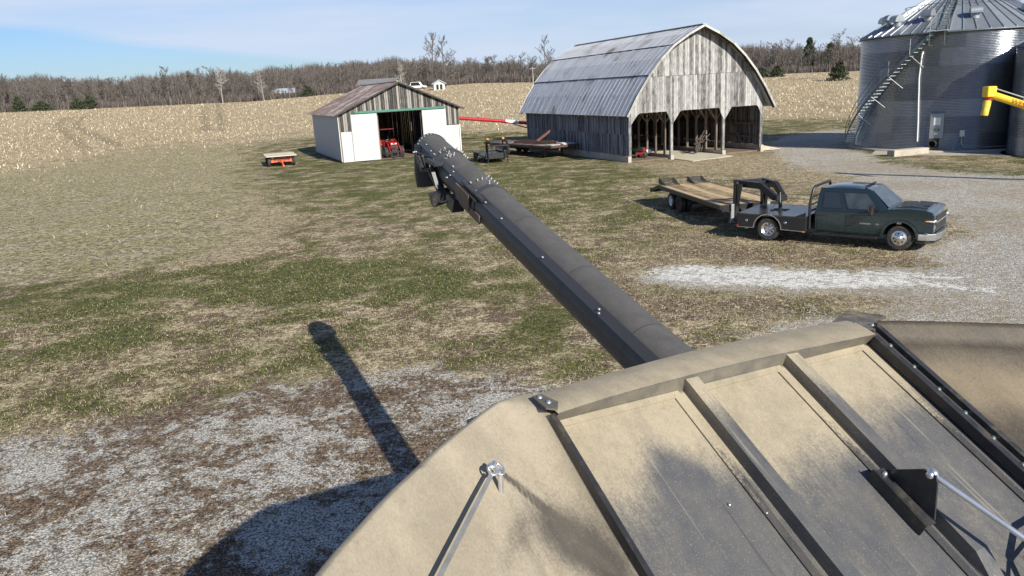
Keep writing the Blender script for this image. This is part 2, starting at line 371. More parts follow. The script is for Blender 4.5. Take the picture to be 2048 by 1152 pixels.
ZONE = {"gravelL":[[-30,8],[-14,12.2],[-10.3,12.8],[-9.6,13.4],[-8.8,13.6],[-7.7,14.2],[-6.5,15.2],[-5.2,15.9],[-3.7,16.0],[-1.9,16.1],[-0.4,15.9],[0.6,14.9],[1.7,14.5],[3.8,13.5],[14,8],[14,-20],[-30,-20]],
"gravelR":[[23.4,68.4],[28.9,76.0],[34.6,79.1],[30.7,69.0],[26.9,61.3],[23.9,49.2],[24.7,42.8],[29.8,35.2],[60,10],[40,-20],[6,-20],[3.5,12.5],[4.7,14.4],[5.1,16.5],[7.0,18.0],[9.0,18.3],[10.8,19.1],[9.2,20.2],[6.1,21.1],[4.2,22.6],[4.3,23.9],[6.1,24.3],[10.3,22.6],[13.3,22.5],[13.3,24.5],[15.3,26.0],[16.6,26.4],[18.1,31.7],[18.2,35.4],[19.8,44.2],[18.7,49.0],[20.3,57.2]],
"gravelMix":[[23.4,68.4],[28.4,74.8],[33.3,39.5],[30,0],[5,8],[2.7,14.6],[2.3,16.6],[3.5,18.8],[5.4,20.2],[3.4,22.5],[3.3,24.1],[5.2,25.3],[9.7,25.0],[12.9,23.3],[15.6,26.7],[17.9,34.7],[17.8,45.0],[12.4,49.4],[12.0,54.6],[18.5,58.6]],
"white":[[4.3,23.9],[6.1,24.3],[8.4,23.3],[10.3,22.6],[12.2,21.9],[13.1,21.3],[11.3,21.5],[12.9,20.0],[12.8,19.7],[11.1,20.7],[8.1,21.0],[6.1,21.7],[4.8,22.7]],
"brown":[[2.4,23.1],[4.5,27.2],[8.2,32.5],[8.9,27.8],[11.5,25.4],[14.5,25.3],[17.1,26.4],[18.1,29.1],[17.2,26.3],[13.3,22.5],[10.3,22.6],[6.1,24.3],[4.3,23.9],[4.5,21.8],[8.0,20.5],[9.7,19.4],[7.0,18.0],[4.9,18.2],[3.1,17.0],[2.2,18.7]],
"tan":[[8.7,56.3],[14.8,58.9],[20.0,59.7],[19.2,50.4],[19.8,44.2],[19.8,35.7],[16.2,38.9],[14.8,46.6],[10.7,48.7]],
"worked":[[-200,40],[-130,80],[-51.5,83.8],[-51.0,93.0],[-44.8,103.6],[-35.1,104.9],[-24.0,70.6],[-16.8,48.3],[-13.6,39.8],[-12.2,33.9],[-12.7,31.0],[-14.9,29.1],[-18.8,27.7],[-21.2,27.2],[-60,24],[-200,20]],
"stubble":[[-700,60],[-130,74],[-52.4,79.3],[-51.6,94.1],[-45.0,104.3],[-35.7,106.6],[-28.2,114.7],[-23.0,117.9],[-5.2,107.2],[2.8,102.6],[31.8,101.0],[42.2,92.4],[45.2,89.0],[120,60],[700,30],[700,900],[-700,900]],
"greenA":[[-32.2,95.5],[-28.9,101.1],[-25.3,105.9],[-21.9,112.5],[-5.2,107.2],[3.5,102.0],[31,100],[42,91],[34.5,75.5],[31.8,78.3],[26.3,78.5],[20,84],[2.7,81.2],[5.2,72.8],[9.3,55.4],[10.4,48.8],[8.5,44.0],[6.0,33.2],[2.6,30.1],[1.0,35.0],[-0.4,36.8],[-3.4,37.9],[-8.3,40.5],[-12.3,44.7],[-17.1,54.8],[-23.1,67.9]],
"greenB":[[-24,21],[-14.5,19.8],[-12.9,19.6],[-12.0,20.5],[-11.8,21.2],[-13.8,23.0],[-16.3,22.6],[-20.1,26.3],[-15.2,25.2],[-12.1,28.5],[-8.0,28.8],[-2.9,27.2],[-0.7,25.0],[0.4,22.5],[-1.8,21.9],[-4.1,22.9],[-5.6,21.5],[-6.5,20.7],[-9.8,23.4],[-11.0,22.5],[-9.4,19.8],[-10.9,18.2],[-13.2,17.9]],
"greenC":[[0.9,18.3],[1.3,16.1],[-0.4,15.9],[-2.0,16.6],[-4.1,18.1],[-5.8,17.9],[-7.6,17.5],[-8.9,16.6],[-11.2,14.8],[-10.6,13.9],[-9.7,14.2],[-6.9,15.8],[-3.7,16.1],[-0.4,15.9],[1.9,16.3]],
"greenS":[[28.2,64.3],[26.5,57.7],[25.7,50.8],[27.1,44.3],[30.7,39.6],[36,34],[36,31],[28.3,36.4],[26.1,40.5],[23.7,43.4],[23.5,49.7],[25.5,60.8]],
"dirt":[[-16.8,48.3],[-20.0,60.8],[-14.6,47.5],[-11.0,40.6],[-10.0,33.3],[-10.1,29.3],[-12.3,28.9],[-14.0,29.3],[-12.2,33.9],[-13.6,39.8]]}
def inside(poly, X, Y, soft):
    """0..1 soft mask of a ground outline (signed distance / softness)"""
    P = np.array(poly, float); ins = np.zeros(X.shape, bool); dmin = np.full(X.shape, 1e9)
    for i in range(len(P)):
        x0, y0 = P[i]; x1, y1 = P[(i + 1) % len(P)]
        if y0 != y1:
            c = ((y0 > Y) != (y1 > Y)) & (X < (x1 - x0) * (Y - y0) / (y1 - y0) + x0); ins ^= c
        dx, dy = x1 - x0, y1 - y0; L2 = dx * dx + dy * dy + 1e-9
        t = np.clip(((X - x0) * dx + (Y - y0) * dy) / L2, 0, 1)
        dmin = np.minimum(dmin, np.hypot(X - x0 - t * dx, Y - y0 - t * dy))
    return np.clip(0.5 + np.where(ins, dmin, -dmin) / soft / 2, 0, 1)

radii = [0.0, 2.0]
while radii[-1] < 1900: radii.append(radii[-1] * 1.0185 + 0.02)
radii = np.array(radii)
front = np.radians(np.arange(-42, 42.01, 0.25)); rest = np.radians(np.arange(46, 318, 4.0))
ang = np.concatenate([front, rest]); na, nr = len(ang), len(radii)
RR, AA = np.meshgrid(radii, ang, indexing='ij')
GX = RR * np.sin(AA); GY = RR * np.cos(AA); GZ = terr(GX, GY)
pr = np.random.RandomState(3)
def bumps(X, Y):
    z = 0
    for f_, a_ in ((0.35, 0.03), (0.9, 0.015), (2.1, 0.008)):
        for q in range(3):
            th = pr.rand() * 6.28; z = z + a_ * np.sin(X * f_ * math.cos(th) + Y * f_ * math.sin(th) + pr.rand() * 6)
    return z
GZ = GZ + bumps(GX, GY) * np.clip((RR - 12) / 10, 0, 1) * 0.6 - 0.03
V = np.stack([GX, GY, GZ], -1).reshape(-1, 3)
i, j = np.meshgrid(np.arange(nr - 1), np.arange(na), indexing='ij'); j2 = (j + 1) % na
F = np.stack([i * na + j, (i + 1) * na + j, (i + 1) * na + j2, i * na + j2], -1).reshape(-1, 4)[:, ::-1]

k = NT('ground_cover')
A1 = k.attr('za'); A2 = k.attr('zb'); A3 = k.attr('zc')
def sepc(a):
    x = k.n('ShaderNodeSeparateColor'); k.t.links.new(a.outputs['Color'], x.inputs[0]); return x.outputs
gv, gm, wh = sepc(A1)[:3]; br, tn, gr = sepc(A2)[:3]; stb, wk, gc = sepc(A3)[:3]
n_big = k.noise(0.16, 4, 0.6); n_mid = k.noise(0.75, 5, 0.65); n_patch = k.noise(0.42, 6, 0.68, dist=0.6); n_patch2 = k.noise(1.1, 6, 0.72, (1, 1, 1), 0.8, (0, 0, 1.1))
n_fine = k.noise(9, 4, 0.7); n_c = k.noise(2.6, 5, 0.75, (1, 1, 1), 0.5); n_d = k.noise(5.2, 4, 0.75); n_vf = k.noise(38, 3, 0.7); n_str = k.noise(24, 3, 0.65, (1, 0.35, 1)); n_str2 = k.noise(24, 3, 0.65, (0.3, 1, 1), rot=(0, 0, 0.7))
grain = k.math('ADD', k.math('MULTIPLY', n_vf, 0.5), k.math('MULTIPLY', k.math('MAXIMUM', n_str, n_str2), 0.55))
straw = k.ramp(grain, [(0.44, (0.14, 0.10, 0.052)), (0.53, (0.44, 0.35, 0.205)), (0.61, (0.82, 0.71, 0.50))])
cd_ = k.math('ADD', k.math('MULTIPLY', n_c, 0.5), k.math('MULTIPLY', n_d, 0.5))
straw_d = k.ramp(grain, [(0.44, (0.055, 0.042, 0.018)), (0.53, (0.17, 0.135, 0.062)), (0.62, (0.40, 0.33, 0.18))])
straw = k.mix(k.ss(cd_, 0.455, 0.535), straw_d, straw)
green = k.ramp(grain, [(0.44, (0.022, 0.027, 0.005)), (0.54, (0.092, 0.104, 0.018)), (0.64, (0.27, 0.26, 0.08))])
green = k.mix(k.ss(n_d, 0.56, 0.44), green, k.ramp(grain, [(0.44, (0.010, 0.013, 0.002)), (0.54, (0.038, 0.045, 0.008)), (0.64, (0.13, 0.125, 0.04))]))
brown = k.ramp(grain, [(0.45, (0.022, 0.014, 0.009)), (0.54, (0.115, 0.072, 0.046)), (0.64, (0.34, 0.25, 0.165))])
vor = k.voro(28.0); vor2 = k.voro(28.0, out='Color')
stone = k.ramp(k.math('ADD', k.math('MULTIPLY', k.n('ShaderNodeRGBToBW').outputs[0], 0.0), k.math('ADD', k.math('MULTIPLY', n_vf, 0.7), k.math('MULTIPLY', n_fine, 0.3))), [(0.36, (0.17, 0.158, 0.13)), (0.46, (0.47, 0.445, 0.385)), (0.56, (0.84, 0.79, 0.68))])
stone = k.mix(k.ss(vor, 0.42, 0.75), stone, (0.20, 0.19, 0.175))
stone_tan = k.mix(k.math('ADD', k.math('MULTIPLY', k.ss(n_big, 0.42, 0.60), 0.35), k.math('MULTIPLY', k.ss(cd_, 0.49, 0.54), 0.55)), stone, (0.34, 0.27, 0.18))
# lawn = straw with green patches and bare brown litter
lawn = k.mix(k.ss(k.math('ADD', k.math('MULTIPLY', n_patch2, 0.45), k.math('ADD', k.math('MULTIPLY', n_mid, 0.2), k.math('MULTIPLY', n_fine, 0.35))), 0.475, 0.535), straw, brown)
fz = k.math('ADD', k.math('MULTIPLY', n_fine, 0.55), k.math('MULTIPLY', grain, 0.45))
g_thr = k.math('ADD', k.math('ADD', k.math('MULTIPLY', n_patch, 0.33), k.math('ADD', k.math('MULTIPLY', n_mid, 0.17), k.math('ADD', k.math('MULTIPLY', cd_, 0.25), k.math('MULTIPLY', fz, 0.25)))), k.math('ADD', k.math('MULTIPLY', gr, 0.048), k.math('MULTIPLY', gc, 0.026)))
lawn = k.mix(k.ss(g_thr, 0.505, 0.55), lawn, green)
# worked soil with residue, stubble
w_res = k.ramp(grain, [(0.44, (0.11, 0.085, 0.045)), (0.53, (0.36, 0.30, 0.175)), (0.61, (0.74, 0.63, 0.42))])
w_grn = k.ramp(grain, [(0.44, (0.08, 0.08, 0.022)), (0.53, (0.27, 0.245, 0.085)), (0.61, (0.62, 0.55, 0.30))])
worked = k.mix(k.math('MULTIPLY', k.ss(k.math('ADD', k.math('MULTIPLY', n_patch, 0.7), k.math('MULTIPLY', n_fine, 0.3)), 0.44, 0.58), 0.9), w_res, w_grn)
worked = k.mix(k.math('MULTIPLY', k.ss(cd_, 0.53, 0.46), 0.75), worked, (0.11, 0.088, 0.05))
row = k.noise(2.4, 5, 0.75, (0.7, 0.45, 1), rot=(0, 0, 0.3)); clump = k.noise(0.9, 6, 0.8)
st_c = k.ramp(k.math('ADD', k.math('MULTIPLY', row, 0.5), k.math('MULTIPLY', grain, 0.5)), [(0.42, (0.15, 0.11, 0.06)), (0.52, (0.45, 0.35, 0.21)), (0.62, (0.74, 0.61, 0.41))])
st_c = k.mix(k.math('MULTIPLY', k.ss(cd_, 0.56, 0.44), 0.5), st_c, (0.20, 0.155, 0.09))
st_c = k.mix(k.math('MULTIPLY', k.ss(k.noise(0.12, 5, 0.7, (1, 0.5, 1)), 0.5, 0.72), 0.35), st_c, (0.22, 0.19, 0.10))
def blend(base, top, mask, amt, lo_=0.44, hi_=0.56, nz=None):
    nz = nz or k.math('ADD', k.math('MULTIPLY', n_patch2, 0.6), k.math('MULTIPLY', n_fine, 0.4))
    m_ = k.math('ADD', mask, k.math('MULTIPLY', k.math('SUBTRACT', nz, 0.5), amt)); return k.mix(k.ss(m_, lo_, hi_), base, top)
c = lawn
c = blend(c, worked, wk, 2.2, 0.35, 0.65)
c = blend(c, st_c, stb, 2.6, 0.3, 0.7)
tr_ = k.attr('track').outputs['Fac']; c = k.mix(k.math('MULTIPLY', tr_, 0.42), c, (0.16, 0.13, 0.075))
c = blend(c, k.mix(0.25, straw, brown), tn, 1.2, 0.4, 0.7)
c = blend(c, k.mix(k.ss(n_fine, 0.5, 0.6), brown, straw), br, 2.2, 0.5, 0.75)
litter = k.mix(k.ss(n_fine, 0.55, 0.62), brown, k.mix(0.5, brown, straw))
g1 = k.math('ADD', k.math('MULTIPLY', gm, 0.52), k.math('MULTIPLY', k.math('SUBTRACT', k.math('ADD', k.math('MULTIPLY', n_patch2, 0.55), k.math('MULTIPLY', n_fine, 0.45)), 0.5), 2.0))
c = k.mix(k.ss(g1, 0.42, 0.62), c, stone_tan)
lit_n = k.math('ADD', k.math('MULTIPLY', n_patch, 0.38), k.math('ADD', k.math('MULTIPLY', n_patch2, 0.32), k.math('MULTIPLY', n_fine, 0.30)))
stoneL = k.mix(k.ss(k.math('ADD', k.math('MULTIPLY', lit_n, 0.72), k.math('MULTIPLY', cd_, 0.28)), 0.486, 0.514), stone, litter)
c = blend(c, stoneL, gv, 4.5, 0.40, 0.60, k.math('ADD', k.math('MULTIPLY', n_patch2, 0.4), k.math('ADD', k.math('MULTIPLY', n_mid, 0.25), k.math('MULTIPLY', n_fine, 0.35))))
c = blend(c, k.mix(k.math('MULTIPLY', k.ss(cd_, 0.58, 0.46), 0.85), stone, (0.88, 0.85, 0.77)), wh, 1.6, 0.42, 0.56)
wf = k.attr('wood').outputs['Fac']; c = k.mix(wf, c, k.ramp(k.noise(0.35, 5, 0.8), [(0.35, (0.045, 0.037, 0.032)), (0.65, (0.12, 0.10, 0.087))]))
k.col(c).set(0.95, 0.0, 0.25)
k.bump(k.math('ADD', k.math('MULTIPLY', grain, 1.0), k.math('ADD', k.math('MULTIPLY', n_fine, 0.8), k.math('MULTIPLY', n_d, 0.8))), 1.0, 0.08)
MAT['ground'] = k.m

ground = raw_mesh('ground', V, F, MAT['ground'], smooth=True)
tag(ground, kind='structure')
X, Y = V[:, 0], V[:, 1]; SOFT = 0.5 + np.hypot(X, Y) * 0.03
Zm = {n_: inside(p_, X, Y, SOFT * (2.4 if n_ in ('gravelMix', 'brown', 'tan', 'greenC', 'greenA', 'stubble', 'worked') else (1.0 if n_ == 'white' else 1.3))) for n_, p_ in ZONE.items()}
right = np.clip((X - 2) / 3, 0, 1)
def set_col(name, r_, g_, b_):
    at = ground.data.attributes.new(name, 'FLOAT_COLOR', 'POINT')
    at.data.foreach_set('color', np.stack([r_, g_, b_, np.ones_like(r_)], -1).astype(np.float32).ravel())
gl = np.maximum(Zm['gravelL'] * (1 - Zm['gravelR']), 0)
set_col('za', gl, np.clip(np.maximum(Zm['gravelR'] * 2.2, Zm['gravelMix'] * 0.8), 0, 2.2), Zm['white'])
set_col('zb', Zm['brown'], np.maximum(Zm['tan'], Zm['dirt'] * 0.9), np.maximum.reduce([Zm['greenA'] * 0.62, Zm['greenB'] * 1.15, Zm['greenS'] * 1.2]))
TRACK = [[(-102.8, 189.1), (-94.4, 168.1), (-85.1, 152.3), (-68.7, 126.2), (-56.2, 105.9)], [(-100.9, 193.5), (-91.6, 169.9), (-81.0, 150.9), (-63.2, 124.3), (-53.9, 110.4)], [(-85.4, 228.0), (-61.7, 164.5), (-50.2, 133.6)], [(-84.9, 237.8), (-63.2, 177.3), (-46.9, 132.1)], [(-28.2, 121.2), (-34.0, 119.7), (-38.9, 116.1), (-45.3, 113.5), (-52, 104)]]
def track_mask(x, y, w_=1.0):
    m = np.zeros(np.shape(x))
    for ln in TRACK:
        for (x0, y0), (x1, y1) in zip(ln[:-1], ln[1:]):
            dx, dy = x1 - x0, y1 - y0; t_ = np.clip(((x - x0) * dx + (y - y0) * dy) / (dx * dx + dy * dy), 0, 1)
            m = np.maximum(m, 1 - np.clip(np.hypot(x - x0 - t_ * dx, y - y0 - t_ * dy) / w_ - 0.5, 0, 1))
    return m
at = ground.data.attributes.new('track', 'FLOAT', 'POINT'); at.data.foreach_set('value', track_mask(X, Y, 0.9).astype(np.float32))
at = ground.data.attributes.new('wood', 'FLOAT', 'POINT'); at.data.foreach_set('value', np.clip((np.hypot(X, Y) - 262) / 6, 0, 1).astype(np.float32))
set_col('zc', Zm['stubble'], Zm['worked'], Zm['greenC'])

# ---------------------------------------------------------------- crop stubble and grass tufts (uncountable)
k = NT('stalk'); a = k.attr('vary').outputs['Fac']
k.col(k.ramp(a, [(0.0, (0.24, 0.18, 0.105)), (0.5, (0.56, 0.45, 0.28)), (1.0, (0.84, 0.74, 0.53))])).set(0.8); MAT['stalk'] = k.m
k = NT('grass_blade'); a = k.attr('vary').outputs['Fac']
k.col(k.ramp(a, [(0.0, (0.06, 0.035, 0.02)), (0.25, (0.22, 0.15, 0.09)), (0.45, (0.62, 0.51, 0.33)), (0.55, (0.55, 0.44, 0.27)), (0.6, (0.05, 0.085, 0.015)), (0.85, (0.13, 0.18, 0.04)), (1.0, (0.28, 0.30, 0.10))])).set(0.8); MAT['blade'] = k.m
def blades(name, P, ln, wd, tilt, vary, mat, nrs):
    """thin tapering blades: P (n,3)"""
    n = len(P); th = nrs.rand(n) * 2 * PI; ti = tilt
    d = np.stack([np.cos(th) * np.sin(ti), np.sin(th) * np.sin(ti), np.cos(ti)], -1)
    s = np.stack([-np.sin(th), np.cos(th), np.zeros(n)], -1) * wd[:, None] / 2
    # face the blade's flat side roughly random
    ph = nrs.rand(n) * PI; s2 = np.stack([np.cos(ph), np.sin(ph), np.zeros(n)], -1) * wd[:, None] / 2
    s = np.where((ti < 0.6)[:, None], s2, s)
    A_ = P - s; B_ = P + s; C_ = P + d * ln[:, None] + s * 0.35; D_ = P + d * ln[:, None] - s * 0.35
    V_ = np.stack([A_, B_, C_, D_], 1).reshape(-1, 3); F_ = np.arange(4 * n).reshape(n, 4)
    return raw_mesh(name, V_, F_, mat, vary=vary)
rs = np.random.RandomState(11)
def scatter(n, r0, r1, a0, a1, pw=1.0):
    u = rs.rand(n); r_ = (r0 ** (2 - pw) + u * (r1 ** (2 - pw) - r0 ** (2 - pw))) ** (1 / (2 - pw)); a_ = np.radians(a0 + rs.rand(n) * (a1 - a0))
    return r_ * np.sin(a_), r_ * np.cos(a_)
x_, y_ = scatter(150000, 60, 255, -40, 42, 1.2)
m_ = (inside(ZONE['stubble'], x_, y_, 9.0) > rs.rand(len(x_)) ** 0.7 * 0.9 + 0.08) & ((track_mask(x_, y_, 0.7) < 0.5) | (rs.rand(len(x_)) < 0.4))
# rows: pull stalks towards crop rows 0.76 m apart
rowd = 0.30
v_ = x_ * math.sin(rowd) + y_ * math.cos(rowd); vq = np.round(v_ / 1.52) * 1.52; dv = (vq - v_) * 0.55
x_ += dv * math.sin(rowd); y_ += dv * math.cos(rowd)
x_, y_ = x_[m_], y_[m_]; n_ = len(x_); rr_ = np.hypot(x_, y_)
P_ = np.stack([x_, y_, terr(x_, y_) - 0.02], -1)
o = blades('stubble', P_, 0.12 + rs.rand(n_) ** 2 * 0.34, 0.03 + 0.0007 * rr_ * rs.rand(n_), 0.35 + rs.rand(n_) * 1.2, rs.rand(n_), MAT['stalk'], rs)
tag(o, 'pale cut corn stubble standing over the whole far field', 'crop stubble', kind='stuff')
x_, y_ = scatter(26000, 26, 120, -42, -6, 1.3); m_ = inside(ZONE['worked'], x_, y_, 1.0) > 0.5; x_, y_ = x_[m_], y_[m_]; n_ = len(x_)
far_ = np.clip((np.hypot(x_ + 12, y_ - 36) - 10) / 50, 0.15, 1); kp = rs.rand(n_) < far_; x_, y_ = x_[kp], y_[kp]; n_ = len(x_)
P_ = np.stack([x_, y_, terr(x_, y_) + 0.0], -1)
o = blades('crop_residue', P_, 0.12 + rs.rand(n_) ** 3 * 0.5, 0.018 + 0.02 * rs.rand(n_), 1.0 + rs.rand(n_) * 0.52, rs.rand(n_), MAT['stalk'], rs)
tag(o, 'loose pale stalks strewn over the worked ground at left', 'crop residue', kind='stuff')
# short grass: straw and green, following the same zones
x_, y_ = scatter(330000, 10.5, 62, -40, 38, 1.5)
keep = (inside(ZONE['gravelL'], x_, y_, 0.6) < 0.5) & (inside(ZONE['gravelR'], x_, y_, 0.6) < 0.5) & (inside(ZONE['worked'], x_, y_, 0.6) < 0.5) & (inside(ZONE['white'], x_, y_, 0.6) < 0.3)
keep &= ~((x_ > -1) & (y_ < 12))
x_, y_ = x_[keep], y_[keep]; n_ = len(x_); rr_ = np.hypot(x_, y_)
gmask = np.maximum(inside(ZONE['greenA'], x_, y_, 2.5), inside(ZONE['greenB'], x_, y_, 0.8)); gmask = np.maximum(gmask, 0.5 * inside(ZONE['greenC'], x_, y_, 1.5))
isg = rs.rand(n_) < (0.10 + 0.38 * gmask); vr = np.where(isg, 0.6 + rs.rand(n_) * 0.4, np.where(rs.rand(n_) < 0.3, rs.rand(n_) * 0.3, 0.3 + rs.rand(n_) * 0.27))
P_ = np.stack([x_, y_, np.full(n_, -0.02)], -1)
o = blades('grass', P_, 0.025 + rs.rand(n_) * 0.045, 0.004 + 0.00022 * rr_, 0.5 + rs.rand(n_) * 1.0, vr, MAT['blade'], rs)
tag(o, 'short dry and green grass over the farmyard', 'grass', kind='stuff')
# dry litter tangles on the near gravel
x_, y_ = scatter(60000, 8, 24, -45, 40, 1.0); m_ = np.maximum(inside(ZONE['gravelL'], x_, y_, 0.6), inside(ZONE['brown'], x_, y_, 0.6)) > 0.5
cl = np.sin(x_ * 2.1 + 1.3 * np.sin(y_ * 1.7)) + np.sin(y_ * 2.6 + 1.5 * np.sin(x_ * 1.3 + 2)) + 0.7 * np.sin(x_ * 5.3 + y_ * 4.1)
m_ &= (cl > 0.7); x_, y_ = x_[m_], y_[m_]; n_ = len(x_)
o = blades('plant_litter', np.stack([x_, y_, np.full(n_, -0.01)], -1), 0.05 + rs.rand(n_) * 0.10, 0.006 + 0.006 * rs.rand(n_), 1.1 + rs.rand(n_) * 0.4, rs.rand(n_) ** 1.3 * 0.45, MAT['blade'], rs)
tag(o, 'brown dead plant litter lying on the gravel', 'litter', kind='stuff')

# ---------------------------------------------------------------- bare woods beyond the field
def bark(name, d, l):
    k = NT(name); oi = k.n('ShaderNodeObjectInfo'); a = k.attr('vary').outputs['Fac']
    f_ = k.math('ADD', k.math('MULTIPLY', oi.outputs['Random'], 0.6), k.math('MULTIPLY', a, 0.4))
    k.col(k.ramp(f_, [(0.1, d), (0.9, l)])).set(0.9); return k.m
MAT['bark'] = bark('bark', (0.060, 0.050, 0.043), (0.175, 0.15, 0.13))
MAT['bark_pale'] = bark('pale_bark', (0.22, 0.20, 0.175), (0.36, 0.33, 0.30))
def tree_mesh(seed, h, spread, dens=1.0, lean=0.0, tw=0.05, c3=9):
    r_ = random.Random(seed); Vt = []; Ft = []; Vr = []
    def seg(p0, p1, r0, r1, vy, n=3):
        d = (p1 - p0).normalized(); a_ = d.cross(Vector((0.3, 0.2, 1))); a_.normalize(); b_ = d.cross(a_); b = len(Vt)
        for p, rr in ((p0, r0), (p1, r1)):
            for q in range(n): t = 2 * PI * q / n; Vt.append(p + (a_ * math.cos(t) + b_ * math.sin(t)) * rr)
        for q in range(n):
            q2 = (q + 1) % n; Ft.append((b + q, b + q2, b + n + q2, b + n + q)); Vr.append(vy)
    def twig(p0, p1, w_, vy):
        d = (p1 - p0).normalized(); a_ = d.cross(Vector((r_.uniform(-1, 1), r_.uniform(-1, 1), 0.2))).normalized() * w_; b = len(Vt)
        Vt.extend([p0 - a_, p0 + a_, p1 + a_ * 0.3, p1 - a_ * 0.3]); Ft.append((b, b + 1, b + 2, b + 3)); Vr.append(vy)
    def grow(p, d, L, rad, lv):
        n = 3 if lv < 2 else 2; pts = [p]; dd = d.copy()
        for q in range(n):
            dd = (dd + Vector((r_.uniform(-1, 1), r_.uniform(-1, 1), r_.uniform(-0.2, 0.6))) * (0.10 if lv == 0 else 0.22)).normalized()
            p2 = pts[-1] + dd * (L / n); r0 = rad * (1 - 0.75 * q / n); r1 = rad * (1 - 0.75 * (q + 1) / n)
            if lv < 3: seg(pts[-1], p2, r0, r1, r_.random(), 5 if lv == 0 else 3)
            else: twig(pts[-1], p2, max(rad, tw), r_.random())
            pts.append(p2)
        if lv >= 3: return
        cnt = int((15, 7, c3)[lv] * dens)
        for q in range(cnt):
            t = (0.28 if lv == 0 else 0.2) + (0.72 if lv == 0 else 0.8) * (q + r_.random() * 0.6) / cnt; t = min(t, 0.99) * n
            b0 = pts[int(t)].lerp(pts[int(t) + 1], t - int(t)); az_ = r_.random() * 2 * PI; el_ = r_.uniform(0.15, 0.95) if lv == 0 else r_.uniform(0.1, 0.9)
            nd = (Vector((math.cos(az_), math.sin(az_), 0)) * math.cos(el_) * spread + Vector((0, 0, 1)) * math.sin(el_) + dd * 0.35).normalized()
            k_ = 1 - (t / n) * 0.55
            grow(b0, nd, L * (0.42, 0.52, 0.5)[lv] * k_ * r_.uniform(0.75, 1.15), rad * (0.42, 0.45, 0.4)[lv] * k_, lv + 1)
    grow(Vector((0, 0, -0.3)), Vector((lean, 0, 1)).normalized(), h * 0.86, h * 0.017, 0)
    return np.array([tuple(v) for v in Vt]), np.array(Ft), np.array(Vr)
TM = [tree_mesh(s_, h_, sp_, dn_) for s_, h_, sp_, dn_ in ((1, 14, 1.0, 1.0), (2, 15, 0.8, 1.1), (3, 12.5, 1.2, 1.0), (4, 14, 0.9, 0.9), (5, 11, 1.25, 1.1))]
# split a template in trunk (big segments) and crown so each tree has both parts
def split(tm):
    V_, F_, R_ = tm; five = 15   # the first three segments of the trunk: 5 quads each
    return (V_[:30], F_[:15], R_[:15]), (V_[30:], F_[15:] - 30, R_[15:])
proto = []
for q, tm in enumerate(TM):
    tr, cr = split(tm)
    e = thing('bare_tree', (0, 0, 0))
    a_ = raw_mesh('trunk', tr[0], tr[1], MAT['bark'], e, tr[2]); b_ = raw_mesh('crown', cr[0], cr[1], MAT['bark'], e, cr[2])
    proto.append(e)
def place_tree(q, x, y, s_, rz, label, group, first={}):
    if q in first: o = copy_tree(proto[q])
    else: o = proto[q]; first[q] = 1
    o.location = (x, y, float(terr(x, y)) - 0.2); o.rotation_euler = (0, 0, rz); o.scale = (s_, s_, s_ * rng.uniform(0.9, 1.1))
    return tag(o, label, 'tree', group)
LB = ['leafless grey-brown tree in the front row of the far woods', 'leafless grey-brown tree in the front row of the far woods']
def in_view(a): return (-33.5 < a < 24.5)
cnt = 0
a_ = -33.4
while a_ < 24.4:
    a_ += rng.uniform(0.14, 0.28)
    if 5.0 < a_ < 14.5: continue
    rr_ = rng.uniform(268, 288); x, y = rr_ * math.sin(R(a_)), rr_ * math.cos(R(a_))
    place_tree(rng.randrange(5), x, y, rng.uniform(0.48, 0.82), rng.random() * 6.28, LB[0], 'bare trees along the edge of the far field'); cnt += 1
# the mass of the woods behind them, read as one
WM = [tree_mesh(s_, 14, sp_, 0.9, 0, 0.10, 6) for s_, sp_ in ((21, 1.1), (22, 1.0), (23, 1.3), (24, 1.2))]
MV, MF, MR = [], [], []; off = 0
rs2 = np.random.RandomState(5)
for q in range(1000):
    a_ = rs2.uniform(-40, 38); rr_ = 292 + 105 * rs2.rand() ** 0.8; x, y = rr_ * math.sin(R(a_)), rr_ * math.cos(R(a_))
    V_, F_, R_ = WM[rs2.randint(4)]; th = rs2.rand() * 6.28; s_ = rs2.uniform(0.50, 0.80) * (1 - 0.48 * min(max((rr_ - 300) / 80, 0), 1)); c_, n_ = math.cos(th), math.sin(th)
    W = np.stack([(V_[:, 0] * c_ - V_[:, 1] * n_) * s_ + x, (V_[:, 0] * n_ + V_[:, 1] * c_) * s_ + y, V_[:, 2] * s_ * rs2.uniform(0.9, 1.1) + float(terr(x, y))], -1)
    MV.append(W); MF.append(F_ + off); MR.append(R_ * 0.5 + rs2.rand() * 0.5); off += len(V_)
for q in range(420):
    a_ = rs2.uniform(-36, 27); rr_ = rs2.uniform(366, 398); x, y = rr_ * math.sin(R(a_)), rr_ * math.cos(R(a_))
    V_, F_, R_ = WM[rs2.randint(4)]; th = rs2.rand() * 6.28; s_ = rs2.uniform(0.34, 0.54); c_, n_ = math.cos(th), math.sin(th)
    W = np.stack([(V_[:, 0] * c_ - V_[:, 1] * n_) * s_ * 1.3 + x, (V_[:, 0] * n_ + V_[:, 1] * c_) * s_ * 1.3 + y, V_[:, 2] * s_ + float(terr(x, y))], -1)
    MV.append(W); MF.append(F_ + off); MR.append(R_ * 0.5 + rs2.rand() * 0.5); off += len(V_)
o = raw_mesh('woods', np.concatenate(MV), np.concatenate(MF), MAT['bark'], vary=np.concatenate(MR))
tag(o, 'bare winter woods rising behind the far field', 'woods', kind='stuff')
